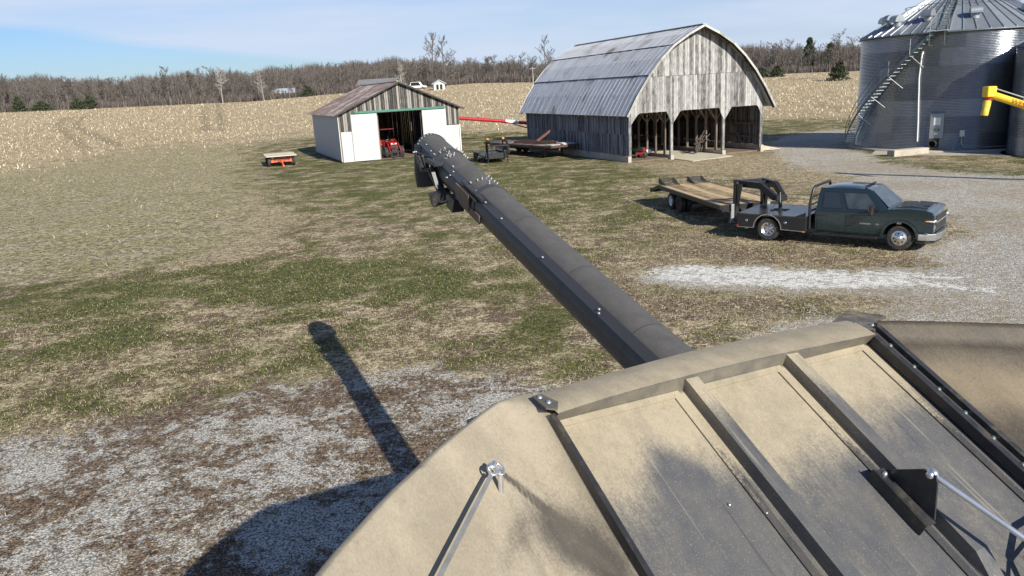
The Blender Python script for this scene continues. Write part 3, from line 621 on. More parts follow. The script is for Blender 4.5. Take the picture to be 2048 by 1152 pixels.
# leaf-brown brush along the woods' foot
n_ = 260000; a_ = np.radians(rs2.uniform(-38, 32, n_)); rr_ = 264 + rs2.rand(n_) ** 1.15 * 136; x_, y_ = rr_ * np.sin(a_), rr_ * np.cos(a_)
k = NT('brush'); a = k.attr('vary').outputs['Fac']; k.col(k.ramp(a, [(0, (0.045, 0.037, 0.032)), (0.6, (0.115, 0.095, 0.082)), (1, (0.24, 0.205, 0.18))])).set(0.9); MAT['brush'] = k.m
deep = np.clip((rr_ - 275) / 60, 0, 1); hh = (1.0 + 2.0 * rs2.rand(n_) + deep * (1.2 + 3.8 * rs2.rand(n_) ** 1.5)) * (0.85 + 0.15 * np.sin(a_ * 130) + 0.12 * np.sin(a_ * 47 + 1))
o = blades('brush', np.stack([x_, y_, terr(x_, y_) - 0.2], -1), np.abs(hh) + 0.4, 0.07 + 0.13 * rs2.rand(n_), rs2.rand(n_) ** 2 * 0.5, rs2.rand(n_) ** 1.3, MAT['brush'], rs2)
tag(o, 'brown leafless brush along the foot of the woods', 'brush', kind='stuff')
# single trees one can tell apart
def az_pt(a, r_): return r_ * math.sin(R(a)), r_ * math.cos(R(a))
def single(q, a, r_, s_, mat, label, rz=0.5):
    x, y = az_pt(a, r_); o = place_tree(q, x, y, s_, rz, label, None)
    if mat is not None:
        for ch in o.children:
            me = ch.data.copy(); me.materials.clear(); me.materials.append(mat); ch.data = me
    if 'group' in o: del o['group']
    return o
single(1, -4.9, 250, 1.22, None, 'tall leafless tree behind the small white hut, leftmost of the high pair')
single(3, -3.9, 252, 1.30, None, 'tallest leafless tree, directly above the small white hut')
single(0, -7.0, 238, 0.72, MAT['bark_pale'], 'pale-trunked leafless tree right of the small hillside vehicles')
single(2, -16.6, 256, 0.85, MAT['bark_pale'], 'pale-barked leafless tree left of the white farmhouse')
single(4, -19.3, 262, 1.0, MAT['bark_pale'], 'leaning pale-barked tree near the middle of the left woods')
single(2, 23.0, 215, 0.92, None, 'round-headed leafless tree just left of the big grain bin')
single(3, 3.3, 285, 1.15, None, 'taller leafless tree where the woods meet the barn roof')
# evergreens
MAT['cedar'] = simple('cedar_needles', (0.045, 0.055, 0.028), 0.9, 0, 0.5, 0.8)
def cedar(a, r_, h, wd, label):
    x, y = az_pt(a, r_); z = float(terr(x, y)); e = thing('evergreen_tree', (x, y, z - 0.2), 0, label, 'evergreen')
    MB().tube([(0, 0, 0), (0, 0, h * 0.8)], [0.16, 0.05], 6).build('trunk', MAT['bark'], e)
    n = 2600; t = rs2.rand(n) ** 0.7; rad = wd * (1 - t) ** 0.55 * (0.55 + 0.45 * rs2.rand(n)) * (0.85 + 0.3 * np.sin(t * 21)); th = rs2.rand(n) * 6.28
    P = np.stack([rad * np.cos(th), rad * np.sin(th), 0.2 + t * (h - 0.4)], -1); D = rs2.randn(n, 3) * 0.26; E_ = rs2.randn(n, 3) * 0.26
    raw_mesh('crown', np.stack([P, P + D, P + E_], 1).reshape(-1, 3), np.arange(3 * n).reshape(n, 3), MAT['cedar'], e)
cedar(-28.0, 258, 3.2, 2.6, 'dark green cedar, left one of the touching pair at the left field edge')
cedar(-27.3, 259, 3.7, 2.4, 'dark green cedar, right one of the touching pair at the left field edge')
cedar(-30.0, 260, 2.6, 3.6, 'low spreading dark evergreen left of the cedar pair')
cedar(-31.2, 262, 4.2, 2.0, 'narrow dark evergreen near the left end of the woods')
cedar(18.2, 240, 2.8, 3.0, 'dark evergreen beside the right slope of the barn roof')
cedar(19.2, 240, 3.2, 2.2, 'taller dark evergreen, second from the right slope of the barn roof')
cedar(23.1, 205, 4.6, 2.6, 'large dark evergreen beside the big grain bin')
cedar(21.2, 288, 11.5, 3.6, 'tall dark pine rising above the woods right of the barn')
cedar(22.5, 290, 9.5, 4.2, 'dark evergreen with a rounded top behind the right woods')
cedar(-13.6, 262, 3.4, 2.2, 'small dark evergreen right of the white farmhouse')

# ---------------------------------------------------------------- far buildings
MAT['roof_pale'] = simple('pale_metal_roof', (0.45, 0.49, 0.54), 0.4, 0.2, 0.08, 0.5)
MAT['roof_grey'] = simple('grey_shingles', (0.17, 0.17, 0.175), 0.85, 0, 0.2, 1.5)
MAT['clap'] = simple('white_clapboard', (0.52, 0.51, 0.47), 0.6, 0, 0.06, 0.7)
MAT['cream'] = simple('cream_siding', (0.66, 0.60, 0.47), 0.6, 0, 0.08, 0.7)
MAT['darkopening'] = simple('dark_window', (0.02, 0.022, 0.025), 0.2, 0, 0.3, 2)
def gable_house(name, a, r_, rz, L, W, hw, hr, wall_m, roof_m, label, openings, cat):
    x, y = az_pt(a, r_); e = thing(name, (x, y, float(terr(x, y)) - 0.3), rz, label, cat)
    b = MB(); b.prism([(-W / 2, 0), (W / 2, 0), (W / 2, hw), (0, hr), (-W / 2, hw)], -L / 2, L / 2, 'X'); b.build('wall', wall_m, e)
    b = MB(); t = 0.16
    for s_ in (-1, 1):
        b.prism([(0, hr + 0.03), (s_ * (W / 2 + 0.5), hw - 0.25 * (hr - hw) / (W / 2) * 1.6 + 0.03), (s_ * (W / 2 + 0.5), hw + t - 0.2), (0, hr + t + 0.05)], -L / 2 - 0.4, L / 2 + 0.4, 'X')
    b.build('roof', roof_m, e)
    for (nm, face, p, w_, z0, z1) in openings:
        b = MB()
        if face == 'F': b.box(p - w_ / 2, p + w_ / 2, -W / 2 - 0.06, -W / 2 - 0.01, z0, z1)
        else: b.box(L / 2 + 0.01, L / 2 + 0.06, p - w_ / 2, p + w_ / 2, z0, z1)
        b.build(nm, MAT['darkopening'], e)
    return e
e = gable_house('farmhouse', -15.2, 272, R(12), 6.4, 5, 2.1, 3.3, MAT['clap'], MAT['roof_pale'], 'small white farmhouse with a pale metal roof before the woods', [('window', 'F', -2.7, 0.9, 0.9, 1.8), ('window', 'F', 2.7, 0.9, 0.9, 1.8), ('door', 'F', 1.0, 0.9, 0.3, 2.0)], 'house')
b = MB(); b.box(-2.2, 0.4, -4.6, -3.08, 2.1, 2.25); [b.beam((q, -4.4, 0.2), (q, -4.4, 2.1), 0.14, 0.14) for q in (-2.1, -0.9, 0.3)]; b.build('porch', MAT['white'], e)
lb_ = gable_house('long_barn', -8.7, 270, R(-14), 13, 6, 2.2, 3.9, MAT['roof_grey'], MAT['roof_grey'], 'long low grey building with a cream gable end on the hilltop', [('door', 'F', 3, 2.4, 0.2, 2.0)], 'building')
b = MB(); b.prism([(-2.98, 0), (2.98, 0), (2.98, 2.18), (0, 3.86), (-2.98, 2.18)], 6.505, 6.54, 'X'); b.build('gable_end', MAT['cream'], lb_)
gable_house('hut', -4.45, 236, R(-80), 3.6, 3.2, 2.0, 2.9, MAT['clap'], MAT['roof_pale'], 'small white hut with two dark doors at the field edge', [('door', 'E', -0.55, 0.7, 0.3, 1.75), ('door', 'E', 0.55, 0.7, 0.3, 1.75)], 'hut')
def far_car(a, r_, rz, c, label, L=4.4, h=1.5):
    x, y = az_pt(a, r_); e = thing('parked_car', (x, y, float(terr(x, y))), rz, label, 'car')
    b = MB(); b.prism([(-L / 2, 0.35), (L / 2, 0.35), (L / 2, 0.8), (L * 0.25, 0.95), (L * 0.1, h), (-L * 0.4, h), (-L / 2, 0.95)], -0.9, 0.9, 'Y'); b.build('body', c, e, bevel=0.06)
    b = MB(); b.prism([(L * 0.2, 0.97), (L * 0.08, h - 0.1), (-L * 0.38, h - 0.1), (-L * 0.43, 0.97)], -0.92, 0.92, 'Y'); b.build('window', MAT['darkopening'], e)
    for sx in (-0.3, 0.3):
        for sy in (-0.8, 0.8): b = MB(); b.lathe([(0.01, -0.1), (0.33, -0.1), (0.33, 0.1), (0.01, 0.1)], 12, 'Y', (sx * L, sy, 0.33)); b.build('wheel', MAT['rubber'], e)
far_car(-7.35, 258, R(5), MAT['white'], 'white car parked right of the long hilltop building')
far_car(-5.9, 250, R(-10), MAT['white'], 'white van parked left of the small hut', 5.2, 2.1)
far_car(-6.9, 262, R(20), MAT['galv_part'], 'grey car parked behind the pale-trunked tree')
def pole(a, r_, h, label):
    x, y = az_pt(a, r_); e = thing('utility_pole', (x, y, float(terr(x, y)) - 0.2), 0, label, 'pole')
    MB().tube([(0, 0, 0), (0, 0, h)], [0.16, 0.11], 8).build('shaft', MAT['trim'], e); MB().beam((-0.9, 0, h - 0.6), (0.9, 0, h - 0.6), 0.12, 0.12).build('crossarm', MAT['trim'], e)
pole(2.35, 255, 5.2, 'thin pale utility pole left of the barn roof')

# ---------------------------------------------------------------- shed with sliding doors
def boards(b, u0, u1, zlo, zhi, y0, th=0.03, w_=0.19, gap=0.008, ragged=0.0, miss=0.0, axis='u', jit=0.006):
    """vertical boards from u0 to u1; zlo(u), zhi(u) give ends; y0 is the outer face"""
    u = u0
    while u < u1 - 1e-3:
        ww = min(w_ * rng.uniform(0.75, 1.25), u1 - u); a_, c_ = u + gap * rng.random(), u + ww - gap * rng.random()
        if c_ - a_ > 0.02 and rng.random() >= miss:
            l0, l1, h0, h1 = zlo(a_), zlo(c_), zhi(a_), zhi(c_)
            rg = rng.uniform(-ragged, ragged); j_ = rng.uniform(-jit, jit)
            if max(h0, h1) - min(l0, l1) > 0.05:
                ya, yb = y0 + j_, y0 + j_ + th
                P = lambda u_, y_, z_: (u_, y_, z_) if axis == 'u' else (y_, u_, z_)
                vs = [P(a_, ya, l0 + rg), P(c_, ya, l1 + rg), P(c_, ya, h1), P(a_, ya, h0), P(a_, yb, l0 + rg), P(c_, yb, l1 + rg), P(c_, yb, h1), P(a_, yb, h0)]
                b.add(vs, [(0, 1, 2, 3), (5, 4, 7, 6), (0, 4, 5, 1), (1, 5, 6, 2), (2, 6, 7, 3), (3, 7, 4, 0)])
        u += ww
def ribbed(b, u0, u1, z0, z1, y0, th=0.03, step=0.23, rib=0.03, axis='u'):
    P = (lambda a, c, y_, y2_, z_, z2_: b.box(a, c, y_, y2_, z_, z2_)) if axis == 'u' else (lambda a, c, y_, y2_, z_, z2_: b.box(y_, y2_, a, c, z_, z2_))
    P(u0, u1, y0, y0 + th, z0, z1)
    u = u0 + 0.03
    while u < u1 - 0.02:
        P(u, u + 0.05, y0 - rib, y0 - 0.001, z0 + 0.002, z1 - 0.002); u += step
SW, SL_, SEV, SRD = 11.6, 16.6, 4.42, 6.98
shed = thing('shed', (-14.965, 71.879, 0), 0.372, 'low shed with rusty tin roof, grey board gable and white sliding doors', 'shed')
slope = (SRD - SEV) / (SW / 2)
rz_ = lambda u: SEV + slope * min(u, SW - u) - 0.06
b = MB(); boards(b, 0.02, SW - 0.02, lambda u: 2.78 if (u < 1.3 or u > 10.15) else 4.33, rz_, 0.0, ragged=0.03, gap=0.03, w_=0.2); b.build('gable_boards', MAT['gable_old'], shed)
for u0, u1, zz in ((0.1, 1.25, 2.76), (10.2, SW - 0.1, 2.72)): b = MB(); ribbed(b, u0, u1, 0.0, zz, 0.01); b.build('front_panel', MAT['siding'], shed)
b = MB(); b.box(0.0, 0.13, -0.012, 0.12, 0, 4.35, bev=0.01); b.build('corner_post', MAT['post'], shed)
b = MB(); b.box(-0.045, -0.005, -0.03, 0.12, 0.1, 4.38); b.box(SW - 0.06, SW + 0.02, -0.04, 0.06, 0, 2.75); b.build('corner_trim', MAT['white'], shed)
for u0, u1 in ((1.12, 3.53), (7.87, 10.22)):
    b = MB(); ribbed(b, u0, u1, 0.04, 4.27, -0.13, 0.03, 0.235, 0.03); b.build('sliding_door', MAT['siding'], shed)
b = MB(); b.box(1.5, 10.15, -0.20, -0.02, 4.33, 4.53, bev=0.01); b.build('door_track', MAT['green'], shed)
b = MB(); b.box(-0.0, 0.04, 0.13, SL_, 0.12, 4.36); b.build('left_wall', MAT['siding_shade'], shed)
b = MB(); b.box(-0.02, 0.10, 0.1, SL_, -0.1, 0.115); b.build('sill_beam', MAT['black_dull'], shed)
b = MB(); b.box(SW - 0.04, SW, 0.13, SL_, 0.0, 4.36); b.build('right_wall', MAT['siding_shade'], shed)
b = MB(); boards(b, 0.05, SW - 0.05, lambda u: 0.0, rz_, SL_ - 0.05, gap=0.010, w_=0.2); b.build('back_wall', MAT['innerboard'], shed)
for s_ in (0, 1):
    b = MB(); n_ = 26
    x0, x1 = (-0.45, SW / 2) if s_ == 0 else (SW / 2, SW + 0.45)
    za, zb = (SEV - 0.45 * slope, SRD) if s_ == 0 else (SRD, SEV - 0.45 * slope)
    L_ = (SL_ + 0.9) / n_
    for q in range(n_):
        for h_ in range(2):
            f0, f1 = (0, 0.52) if h_ == 0 else (0.5, 1)
            if s_ == 1: f0, f1 = 1 - f1, 1 - f0
            lift = 0.0 if h_ == 0 else 0.015
            xa, xb = x0 + (x1 - x0) * f0, x0 + (x1 - x0) * f1; z_a, z_b = za + (zb - za) * f0 + lift, za + (zb - za) * f1 + lift
            b.prism([(xa, z_a), (xb, z_b), (xb, z_b + 0.02), (xa, z_a + 0.02)], -0.35 + q * L_ + 0.002, -0.35 + (q + 1) * L_ - 0.002, 'Y')
            b.prism([(xa, z_a + 0.018), (xb, z_b + 0.018), (xb, z_b + 0.045), (xa, z_a + 0.045)], -0.35 + q * L_ + 0.002, -0.35 + q * L_ + 0.035, 'Y')
    b.build('roof', MAT['shedroof'], shed)
b = MB()
for s_ in (-1, 1):
    b.beam((SW / 2, -0.37, SRD - 0.05), (SW / 2 + s_ * (SW / 2 + 0.45), -0.37, SEV - 0.45 * slope - 0.06), 0.04, 0.14)
b.build('fascia_board', MAT['black_dull'], shed)
b = MB(); b.beam((SW / 2, -0.36, SRD + 0.05), (SW / 2, SL_ + 0.5, SRD + 0.05), 0.3, 0.03); b.build('ridge_cap', MAT['galv_part'], shed)
for q in range(4):
    for u in (3.6, 7.8):
        b = MB(); b.box(u, u + 0.14, 0.3 + q * 4, 0.44 + q * 4, 0, 4.9); b.build('post', MAT['post'], shed)
b = MB()
for q in range(9): b.beam((0.1, 0.4 + q * 2, SEV - 0.1), (SW - 0.1, 0.4 + q * 2, SEV - 0.1), 0.05, 0.15)
b.build('tie_beam', MAT['innerboard'], shed)
b = MB(); b.box(3.55, 7.9, -0.15, 0.0, 0.0, 0.05); b.box(0.15, SW - 0.15, 0.0, SL_ - 0.1, 0.0, 0.035); b.build('floor', MAT['dirtfloor'], shed)

# ---------------------------------------------------------------- arched-roof barn
BW, BL = 11.65, 21.5
barn = thing('barn', (9.24, 57.5, 0), 0.324, 'big grey board barn with arched tin roof and three open bays', 'barn')
HP = [(-0.55, 3.42), (0.35, 4.92), (1.28, 6.22), (2.26, 7.32), (3.28, 8.22), (4.55, 8.98), (5.83, 9.56)]
PROF = HP + [(BW - a_, c_) for a_, c_ in HP[-2::-1]]
px_ = [p[0] for p in PROF]; pz_ = [p[1] for p in PROF]
bz = lambda u: float(np.interp(u, px_, pz_)) - 0.08
def arch(u):
    z = 9.9
    for u0, a_, c_, u1 in ((0.0, 0.81, 3.13, 3.6), (3.6, 4.36, 7.67, 8.15), (8.15, 8.82, 11.16, 11.65)):
        if u0 <= u <= u1 + 1e-6:
            if u < a_: return 2.55 + (u - u0) / (a_ - u0) * 1.0
            if u > c_: return 2.55 + (u1 - u) / (u1 - c_) * 1.0
            return 3.55
    return 3.55
b = MB(); boards(b, 0.0, BW, arch, lambda u: min(6.12, bz(u)), 0.0, w_=0.17, ragged=0.012, gap=0.01); b.build('gable_boards_lower', MAT['gable'], barn)
b = MB(); boards(b, 0.35, BW - 0.35, lambda u: 6.10, bz, -0.035, w_=0.17, gap=0.01); b.build('gable_boards_upper', MAT['gable'], barn)
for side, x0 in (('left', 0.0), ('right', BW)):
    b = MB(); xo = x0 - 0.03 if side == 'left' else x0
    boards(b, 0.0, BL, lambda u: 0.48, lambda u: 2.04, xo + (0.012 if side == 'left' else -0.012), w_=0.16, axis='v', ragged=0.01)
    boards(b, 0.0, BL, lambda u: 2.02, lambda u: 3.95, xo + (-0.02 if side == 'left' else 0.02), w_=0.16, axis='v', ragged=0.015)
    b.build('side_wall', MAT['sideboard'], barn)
    b = MB(); b.box(x0 - 0.12, x0 + 0.14, -0.04, BL, -0.4, 0.47); b.build('foundation', MAT['concrete'], barn)
b = MB(); boards(b, 0.05, BW - 0.05, lambda u: 0.4, bz, BL - 0.03, gap=0.03, w_=0.2, miss=0.02); b.build('back_wall', MAT['innerboard'], barn)
for u, y_ in ((0.0, 0), (3.6, 0), (8.15, 0), (BW, 0)):
    b = MB(); b.box(u - 0.10 + (0.1 if u == 0 else 0) - (0.1 if u == BW else 0), u + 0.10 + (0.1 if u == 0 else 0) - (0.1 if u == BW else 0), 0.04, 0.24, 0.3, 3.6); b.build('front_post', MAT['gable'], barn)
# roof skin: three courses of tin on each side, following the arch
def course(pts, lift, name='roof'):
    b = MB(); n_ = 34; L_ = (BL + 1.4) / n_
    for q in range(n_):
        y0 = -0.8 + q * L_; rv = rng.random(); v_ = []; f_ = []
        for (x, z) in pts:
            for yy in (y0 + 0.004, y0 + L_ * 0.96, y0 + L_ * 0.962, y0 + L_ - 0.004):
                rib = 0.016 if yy > y0 + L_ * 0.961 else 0.0
                v_.append((x, yy, z + lift + rib))
        for i_ in range(len(pts) - 1):
            for m_ in range(3): a_ = i_ * 4 + m_; f_.append((a_, a_ + 1, a_ + 5, a_ + 4))
        b.add(v_, f_, rv)
    o = b.build(name, MAT['barnroof'], barn); md = o.modifiers.new('thick', 'SOLIDIFY'); md.thickness = 0.02; return o
def sub(p0, p1): # portion of profile
    xs = [x for x in px_ if min(p0, p1) < x < max(p0, p1)]; xs = sorted([p0, p1] + xs); return [(x, float(np.interp(x, px_, pz_))) for x in xs]
for s_ in (0, 1):
    mir = (lambda x: x) if s_ == 0 else (lambda x: BW - x)
    for i_, (a_, c_) in enumerate(((-0.55, 1.30), (1.22, 3.32), (3.24, BW / 2))): course(sub(mir(a_), mir(c_)), 0.02 * i_)
for xs_ in (1.25, 3.27, BW - 1.25, BW - 3.27):  # dark strips added along the tin laps in place of their shadow lines
    b = MB(); n_ = 40
    for q in range(n_):
        y0 = -0.78 + q * (BL + 1.38) / n_; z_ = float(np.interp(xs_, px_, pz_)); j_ = rng.uniform(-0.02, 0.02); b.box(xs_ - 0.03 + j_, xs_ + 0.035 + j_, y0, y0 + (BL + 1.38) / n_ - 0.01, z_ - 0.02, z_ + 0.065)
    b.build('lap_shadow_strip', MAT['black_dull'], barn)
b = MB(); b.beam((BW / 2, -0.82, 9.62), (BW / 2, BL + 0.65, 9.62), 0.34, 0.04); b.build('ridge_cap', MAT['galv_part'], barn)
for y_ in (-0.84, BL + 0.62):
    b = MB()
    for i_ in range(len(PROF) - 1):
        (xa, za), (xb, zb) = PROF[i_], PROF[i_ + 1]; b.beam((xa, y_, za - 0.04), (xb, y_, zb - 0.04), 0.05, 0.15)
    b.build('barge_board', MAT['trim'], barn)
b = MB()
for y_ in np.arange(-0.6, BL, 1.38):
    for i_ in range(len(PROF) - 1):
        (xa, za), (xb, zb) = PROF[i_], PROF[i_ + 1]; b.beam((xa, y_, za - 0.12), (xb, y_, zb - 0.12), 0.05, 0.14)
b.build('rafter', MAT['innerboard'], barn)
for u in (3.6, 8.15):
    for q in range(15):
        y_ = 1.1 + q * 1.38; b = MB(); r_ = rng.uniform(0.10, 0.13)
        b.tube([(u, y_, 0.28), (u + rng.uniform(-.03, .03), y_, 1.8), (u, y_, 3.6)], [r_, r_ * 0.95, r_ * 0.9], 8)
        b.beam((u, y_, 2.6), (u - 0.75, y_, 3.6), 0.09, 0.12); b.beam((u, y_, 2.6), (u + 0.75, y_, 3.6), 0.09, 0.12); b.build('post', MAT['post'], barn)
    b = MB(); b.box(u - 0.14, u + 0.14, -0.05, BL - 0.3, -0.2, 0.30); b.build('curb', MAT['concrete'], barn)
b = MB()
for y_ in np.arange(1.1, BL, 1.38): b.beam((0.1, y_, 3.68), (BW - 0.1, y_, 3.68), 0.08, 0.16)
for u in (3.6, 8.15): b.beam((u, 0.3, 3.62), (u, BL - 0.2, 3.62), 0.12, 0.14)
b.build('loft_beams', MAT['innerboard'], barn)
b = MB(); b.box(0.2, BW - 0.2, 3.2, BL - 0.2, 3.78, 3.82); b.build('loft_floor', MAT['innerboard'], barn)
b = MB(); b.add([(3.76, -2.6, 0.012), (7.9, -1.5, 0.012), (8.0, BL - 1, 0.16), (3.76, BL - 1, 0.16), (3.76, -2.6, -0.2), (7.9, -1.5, -0.2)], [(0, 1, 2, 3), (0, 4, 5, 1)]); b.build('drive_slab', MAT['slab'], barn)
b = MB(); b.box(0.16, 3.45, 0.3, BL - 0.4, -0.1, 0.09); b.box(8.3, BW - 0.16, 0.3, BL - 0.4, -0.1, 0.06); b.build('bay_floor', MAT['dirtfloor'], barn)
b = MB()
for y_ in np.arange(0.5, BL, 1.4): b.box(BW - 0.17, BW - 0.04, y_, y_ + 0.13, 0.48, 3.9); b.box(0.04, 0.17, y_, y_ + 0.13, 0.48, 3.9)
b.box(BW - 0.24, BW - 0.171, 0.5, BL, 2.0, 2.2); b.box(BW - 0.24, BW - 0.171, 0.5, BL, 1.0, 1.15); b.beam((BW - 0.3, 2.2, 0.6), (BW - 0.3, 4.6, 3.2), 0.08, 0.14)
b.build('wall_studs', MAT['post'], barn)
# things kept inside the barn
def barrel(x, y, z, label, mat=None, r=0.29, h=0.88, g=None):
    c_, s_ = math.cos(0.324), math.sin(0.324); wx, wy = 9.24 + x * c_ - y * s_, 57.5 + x * s_ + y * c_
    o = MB().lathe([(0.01, 0), (r, 0.01), (r, h * .33), (r + .015, h * .34), (r, h * .36), (r, h * .66), (r + .015, h * .67), (r, h * .69), (r, h - .02), (0.01, h)], 20).build('barrel', mat or MAT['yellow'], None)
    o.location = (wx, wy, z); return tag(o, label, 'barrel', g)
barrel(1.35, 4.2, 0.9, 'yellow drum resting on crates in the left bay of the barn')
c_, s_ = math.cos(0.324), math.sin(0.324)
BP = lambda x, y, z=0.0: (9.24 + x * c_ - y * s_, 57.5 + x * s_ + y * c_, z)
e = thing('wooden_crate', BP(1.35, 4.2, 0.09), 0.4, 'slatted wooden crate under the yellow drum in the left barn bay', 'crate')
b = MB()
for q in range(5): b.box(-0.45, 0.45, -0.45, -0.42, q * 0.16, q * 0.16 + 0.13); b.box(-0.45, 0.45, 0.42, 0.45, q * 0.16, q * 0.16 + 0.13); b.box(-0.45, -0.42, -0.41, 0.41, q * 0.16, q * 0.16 + 0.13); b.box(0.42, 0.45, -0.41, 0.41, q * 0.16, q * 0.16 + 0.13)
b.build('slats', MAT['post'], e)
b = MB(); b.box(-0.46, 0.46, -0.46, 0.46, 0.775, 0.805); b.build('lid', MAT['post'], e)
e = thing('tillage_implement', BP(7.3, 1.9, 0.1), 0.9, 'heap of rusty dark implement arms in the middle bay of the barn', 'implement')
b = MB()
for q in range(7): a_ = q * 0.5; b.tube([(-0.9 + q * .25, 0.2 * math.sin(a_), 0.05), (-0.6 + q * .25, 0.1, 0.9 + 0.3 * math.sin(q * 2.1)), (-0.2 + q * .25, -0.2, 1.35 - 0.4 * (q % 2))], 0.045, 6)
b.build('tine', MAT['ironwork'], e)
MB().beam((-1.1, 0, 0.75), (1.1, 0, 0.85), 0.12, 0.12).beam((-1.0, -0.1, 0.1), (0.9, 0.3, 1.5), 0.08, 0.08).beam((-0.7, 0.2, 0.0), (0.2, -0.2, 1.7), 0.07, 0.07).build('frame', MAT['ironwork'], e)
e = thing('garden_mower', BP(2.2, 2.2, 0.1), 1.2, 'small red ride-on mower parked on the floor of the left barn bay', 'mower')
MB().box(-0.5, 0.5, -0.3, 0.3, 0.22, 0.42, bev=0.03).box(0.1, 0.6, -0.22, 0.22, 0.42, 0.72, bev=0.04).build('body', MAT['dull_red'], e)
MB().box(-0.45, -0.1, -0.2, 0.2, 0.44, 0.54, bev=0.03).box(-0.5, -0.42, -0.2, 0.2, 0.5, 0.85, bev=0.02).build('seat', MAT['black'], e)
for x, y in ((0.42, -0.3), (0.42, 0.3), (-0.38, -0.34), (-0.38, 0.34)): MB().lathe([(0.01, -0.07), (0.19, -0.07), (0.21, 0), (0.19, 0.07), (0.01, 0.07)], 16, 'Y', (x, y, 0.21)).build('wheel', MAT['rubber'], e)
o = MB().box(-0.2, 0.2, -0.15, 0.15, 0, 0.3, bev=0.03).lathe([(0.03, 0.3), (0.05, 0.34), (0.03, 0.36)], 10).build('jug', MAT['white']); o.location = BP(3.2, 2.9, 0.3); tag(o, 'white plastic jug standing on the curb of the left barn bay', 'jug')
o = MB().prism([(0, 0), (1.5, 0.02), (1.5, 0.06), (0, 0.42), (0, 0.38)], -0.22, 0.22, 'Y').build('ramp_plank', MAT['oldplank']); o.location = BP(11.85, 0.3, 0); o.rotation_euler = (0, 0, 0.1); tag(o, 'pale plank ramp leaning at the right front corner of the barn', 'plank')

# ---------------------------------------------------------------- grain bins
def bin_wall(parent, r, z0, rings, segs=168, name='wall', a0=0, a1=2 * PI):
    pitch = 0.1016; n_r = 11 * rings; sub_ = 6
    zs = np.arange(n_r * sub_ + 1) * pitch / sub_; rad = r + 0.019 * np.sin(2 * PI * zs / pitch)
    th = np.linspace(0, 2 * PI, segs, endpoint=False)
    ZZ, TT = np.meshgrid(zs, th, indexing='ij'); RR_ = np.repeat(rad[:, None], segs, 1)
    V_ = np.stack([RR_ * np.sin(TT), -RR_ * np.cos(TT), ZZ + z0], -1).reshape(-1, 3)
    nz_ = len(zs); i_, j_ = np.meshgrid(np.arange(nz_ - 1), np.arange(segs), indexing='ij'); jj = (j_ + 1) % segs
    F_ = np.stack([i_ * segs + j_, i_ * segs + jj, (i_ + 1) * segs + jj, (i_ + 1) * segs + j_], -1).reshape(-1, 4)
    ring = (i_ // (11 * sub_)).ravel(); sheet = ((j_.ravel() + (ring % 2) * 6) // 12)
    rt = np.random.RandomState(int(r * 10)).rand(rings + 1, 40); vy = rt[ring, sheet]
    return raw_mesh(name, V_, F_, MAT['galv'], parent, vy, smooth=True)
def bin_roof(parent, r, z0, apex, ribs, phase=0.0):
    b = MB(); rt = 0.55; zt = z0 + (apex - z0) * (1 - rt / r)
    R0 = r + 0.12; zl = z0 - 0.12 * (apex - z0) / r
    for q in range(ribs):
        a_, c_ = 2 * PI * q / ribs + phase, 2 * PI * (q + 1) / ribs + phase
        P = lambda rr, t, z: (rr * math.sin(t), -rr * math.cos(t), z)
        b.add([P(R0, a_, zl), P(R0, c_, zl), P(rt, c_, zt), P(rt, a_, zt)], [(0, 1, 2, 3)])
        w0, w1 = 0.045 / R0, 0.03 / rt
        h_ = 0.075
        vs = [P(R0 + .01, a_ - w0, zl), P(R0 + .01, a_ + w0, zl), P(rt, a_ + w1, zt), P(rt, a_ - w1, zt), P(R0 + .01, a_ - w0 * .5, zl + h_), P(R0 + .01, a_ + w0 * .5, zl + h_), P(rt, a_ + w1 * .5, zt + h_), P(rt, a_ - w1 * .5, zt + h_)]
        b.add(vs, [(4, 5, 6, 7), (0, 1, 5, 4), (1, 2, 6, 5), (3, 0, 4, 7)])
    b.build('roof', MAT['galv_roof'], parent)
    b = MB(); b.lathe([(R0 + 0.01, zl - 0.10), (R0 + 0.03, zl - 0.09), (R0 + 0.03, zl + 0.0), (R0 - 0.02, zl + 0.02)], ribs * 2); b.build('eave_flashing', MAT['dark_galv'], parent)
    b = MB(); b.lathe([(0.6, zt - 0.02), (0.62, zt + 0.18), (0.1, zt + 0.42), (0.01, zt + 0.43)], 24); b.build('roof_cap', MAT['galv_roof'], parent)
def on_roof(r, z0, apex, th, rr): return Vector((rr * math.sin(th), -rr * math.cos(th), apex - (apex - z0) * rr / r))
def bin_vent(parent, r, z0, apex, deg, rr, s_=1.0):
    """goose-neck roof vent: a short duct with a rolled hood opening downhill"""
    th = R(deg); p = on_roof(r, z0, apex, th, rr); b = MB()
    M = Matrix.Translation(p) @ Matrix.Rotation(th, 4, 'Z') @ Matrix.Scale(s_, 4); b.M = M
    b.lathe([(0.30, -0.12), (0.30, 0.35)], 16)
    # hood: half cylinder along local x
    v_ = []; f_ = []; n_ = 12
    for xx in (-0.36, 0.36):
        for q in range(n_ + 1): t = PI * 1.15 * q / n_ - 0.25; v_.append((xx, -0.40 * math.cos(t) * 1.0 - 0.10, 0.34 + 0.40 * math.sin(t)))
    for q in range(n_): f_.append((q, q + 1, n_ + 2 + q, n_ + 1 + q))
    b.add(v_, f_, None, True); b.add(v_[:n_ + 1], [tuple(range(n_ + 1))]); b.add(v_[n_ + 1:], [tuple(range(n_, -1, -1))])
    return b.build('roof_vent', MAT['galv_roof'], parent)
BX, BY, BR, BZ = 33.47, 58.33, 6.45, 0.16
EV = BZ + 7.83; AP = 11.75
binA = thing('grain_bin', (BX, BY, 0), 0, 'large corrugated steel grain bin with outside stair and roof ladder', 'grain bin')
